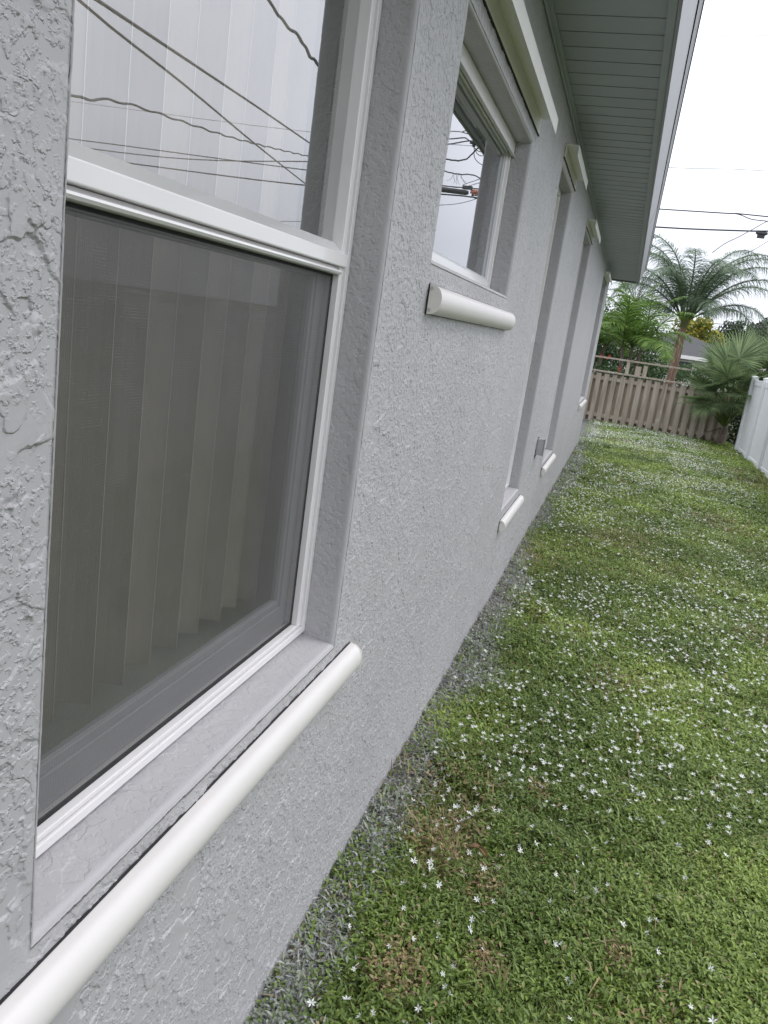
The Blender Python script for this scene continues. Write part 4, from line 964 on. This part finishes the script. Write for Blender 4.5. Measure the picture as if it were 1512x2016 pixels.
cable([(3.6, 25, 5.52), (3.35, 24.8, 5.42), (2.98, 24.2, 5.1), (2.55, 23.2, 4.7), (2.2, 22.4, 4.4), (1.9, 21.5, 4.05)], .011, 'slanting cable dropping behind the right fronds of the queen palm')
cable([(3.55, 25, 5.0), (3.24, 25, 4.72), (2.9, 25, 4.5)], .008, 'faint thin cable slanting down under the dark cable splice', m=M_wire2)
s = MB(); s.tube([(3.12, 25, 5.12), (3.2, 25, 5.10), (3.34, 25, 5.10), (3.42, 25, 5.12)], [.03, .055, .06, .03], 8); s.box(3.17, 3.36, 24.96, 25.04, 4.98, 5.07)
tag(s.build('cable_splice', M_wire, smooth=False), 'black splice box hanging on the thick cable at the right edge of the sky', 'splice')
cable([(2.5, 45, 3.42), (4.83, 45, 3.60), (9, 45, 3.9)], .02, 'upper of two low cables crossing before the yellow-green tree', m=M_wire2)
cable([(2.5, 45, 3.33), (3.34, 45, 3.36), (4.87, 45, 3.43), (9, 45, 3.6)], .014, 'lower of two low cables crossing before the yellow-green tree', m=M_wire2)
def interp(p0, p1, px):     # straight segment in space
    return [tuple(p0[i]*(1-t)+p1[i]*t for i in range(3)) for t in px]
cable([mr(-4.9, 4.2, 3.65)]+[mr(-6.15, 8.91, 4.51), mr(-10.14, 25, 6.37)], .022, 'thick straight cable '+K+', running highest', smooth=2)
cable([mr(-5.1, 5.0, 4.35), mr(-6.15, 8.6, 4.39), mr(-7.0, 12.3, 4.55), mr(-8.4, 18, 4.8), mr(-10.16, 25, 5.19)], .018, 'thick cable '+K+', slanting down to its meeting rail')
cable([mr(-5.4, 6.3, 3.15), mr(-6.15, 8.61, 3.39), mr(-7.05, 11.0, 3.9), mr(-8.5, 17.0, 4.75), mr(-10.16, 25, 6.0)], .017, 'wavy twisted cable '+K+', crossing its middle', twist=.012)
cable([mr(-19, 25, 5.68), mr(-17.8, 25, 5.61), mr(-15.1, 25, 5.57), mr(-12.71, 25, 5.66), mr(-10.14, 25, 5.85), mr(-8.5, 25, 5.9)], .018, 'slack grey cable '+K+', wavy just above the rail', m=M_wire2)
cable([mr(-14, 25, 12.0), mr(-12.05, 25, 10.32), mr(-11.43, 25, 9.72), mr(-10.87, 25, 9.32), mr(-10.48, 25, 8.85), mr(-10.11, 25, 8.58), mr(-9.3, 25, 8.0)], .05, 'thick bundled cable '+K+', in its upper right corner', twist=.03)
cable([mr(-11.2, 25, 3.96), mr(-10.09, 25, 4.07), mr(-7, 25, 4.3)], .010, 'very thin cable '+K+', beside its lower right corner', m=M_wire2)
K2 = 'mirrored in the small window'
def m2(pts, y=25): return [(-.2-x, y, z) for x, z in pts]
cable(m2([(-6.3, 7.03), (-5.76, 7.05), (-5.49, 7.05), (-5.15, 6.99), (-4.4, 6.9)]), .013, 'topmost cable '+K2)
cable(m2([(-5.47, 7.05), (-5.38, 7.09), (-5.28, 7.12), (-4.9, 7.2)]), .014, 'short stub cable forking upward '+K2)
cable(m2([(-6.3, 6.8), (-5.76, 6.84), (-5.39, 6.90), (-5.28, 6.87), (-5.13, 6.79)]), .018, 'thick humped cable above the insulator '+K2)
cable(m2([(-6.3, 6.62), (-5.76, 6.70), (-5.39, 6.79), (-5.14, 6.83), (-4.5, 6.85)]), .018, 'thick rising cable meeting the insulator '+K2)
cable(m2([(-6.3, 6.26), (-5.76, 6.27), (-5.49, 6.26), (-5.21, 6.33), (-5.01, 6.55), (-4.87, 6.70), (-4.7, 6.8)]), .022, 'thick looping cable sweeping upward '+K2, twist=.006)
cable(m2([(-5.03, 6.75), (-5.01, 6.48), (-4.91, 6.31), (-4.65, 6.18), (-4.3, 6.15)]), .012, 'hanging jumper loop below the insulator '+K2)
cable(m2([(-4.99, 6.62), (-4.92, 6.5), (-4.8, 6.45), (-4.6, 6.47)]), .012, 'small tight jumper loop right of the insulator '+K2)
cable(m2([(-5.08, 6.7), (-4.98, 6.62), (-4.85, 6.56), (-4.6, 6.58)]), .012, 'upper small jumper loop right of the insulator '+K2)
cable(m2([(-6.2, 5.97), (-5.77, 5.93), (-5.54, 5.90), (-5.28, 5.89), (-4.99, 5.91), (-4.68, 5.82), (-4.3, 5.6)]), .018, 'dark cable carrying tangled vine twigs '+K2, twist=.006)
cable(m2([(-5.2, 5.61), (-4.7, 5.82), (-4.3, 5.98)]), .010, 'thin tie wire rising from the clamp, upper '+K2)
cable(m2([(-5.08, 5.57), (-4.68, 5.72), (-4.3, 5.85)]), .010, 'thin tie wire rising from the clamp, lower '+K2)
cable(m2([(-6.3, 5.54), (-5.76, 5.53), (-5.4, 5.52), (-5.18, 5.53), (-4.8, 5.47)]), .016, 'dark cable lying just above the black splice tube '+K2)
cable(m2([(-6.0, 4.94), (-5.86, 4.97), (-5.3, 5.06), (-4.77, 5.24), (-4.5, 5.4)]), .009, 'thin drooping wire below the black splice tube '+K2)
s = MB(); s.tube(m2([(-6.5, 5.44), (-5.8, 5.42), (-5.08, 5.40), (-5.0, 5.40)]), [.075, .075, .075, .05], 10)
tag(s.build('splice_tube', M_wire, smooth=True), 'black cylindrical splice tube on the cable '+K2, 'splice')
s = MB(); s.box(4.70, 5.0, 24.95, 25.05, 5.49, 5.59); s.tube(m2([(-5.19, 5.56), (-4.92, 5.52)]), [.04, .03], 8)
tag(s.build('cable_clamp', M_wire, bevel=.01), 'black clamp between the cable and the orange insulator '+K2, 'clamp')
s = MB()
for q in range(3): s.tube([(4.48+q*.07, 25, 5.43), (4.52+q*.07, 25, 5.43)], [.085, .085], 10)
s.tube([(4.42, 25, 5.43), (4.74, 25, 5.43)], [.045, .045], 8)
tag(s.build('orange_insulator', M_orange), 'orange ribbed insulator at the end of the splice tube '+K2, 'insulator')
cable(m2([(-4.88, 5.38), (-4.87, 5.31), (-4.81, 5.28), (-4.71, 5.27), (-4.5, 5.36)]), .016, 'short bent jumper under the orange insulator '+K2)
s = MB()
for q in range(4): s.tube([(4.86, 25, 6.70+q*.045), (4.86, 25, 6.72+q*.045)], [.07, .05], 8)
s.tube([(4.86, 25, 6.66), (4.86, 25, 6.88)], [.03, .03], 6); s.tube([(4.64, 25, 6.72), (4.98, 25, 6.78)], [.03, .03], 6)
tag(s.build('cable_insulator', M_wire), 'dark ribbed insulator where several cables meet '+K2, 'insulator')
s = MB(); random.seed(5)
for (x0, z0) in ((5.34, 5.9), (5.3, 5.9), (5.18, 5.88), (5.08, 5.9), (5.22, 5.89), (5.12, 5.89)):
    p = Vector((x0, 25, z0)); pts = [p.copy()]; d = Vector((random.uniform(-.4, .4), 0, -1))
    for q in range(4): p = p+d.normalized()*.075; d = d+Vector((random.uniform(-.7, .7), 0, .12)); pts.append(p.copy())
    s.tube(pts, .006, 4)
tag(s.build('dead_vine', M_wire2), 'tangle of thin dead vine twigs hanging from a cable '+K2, 'vine')
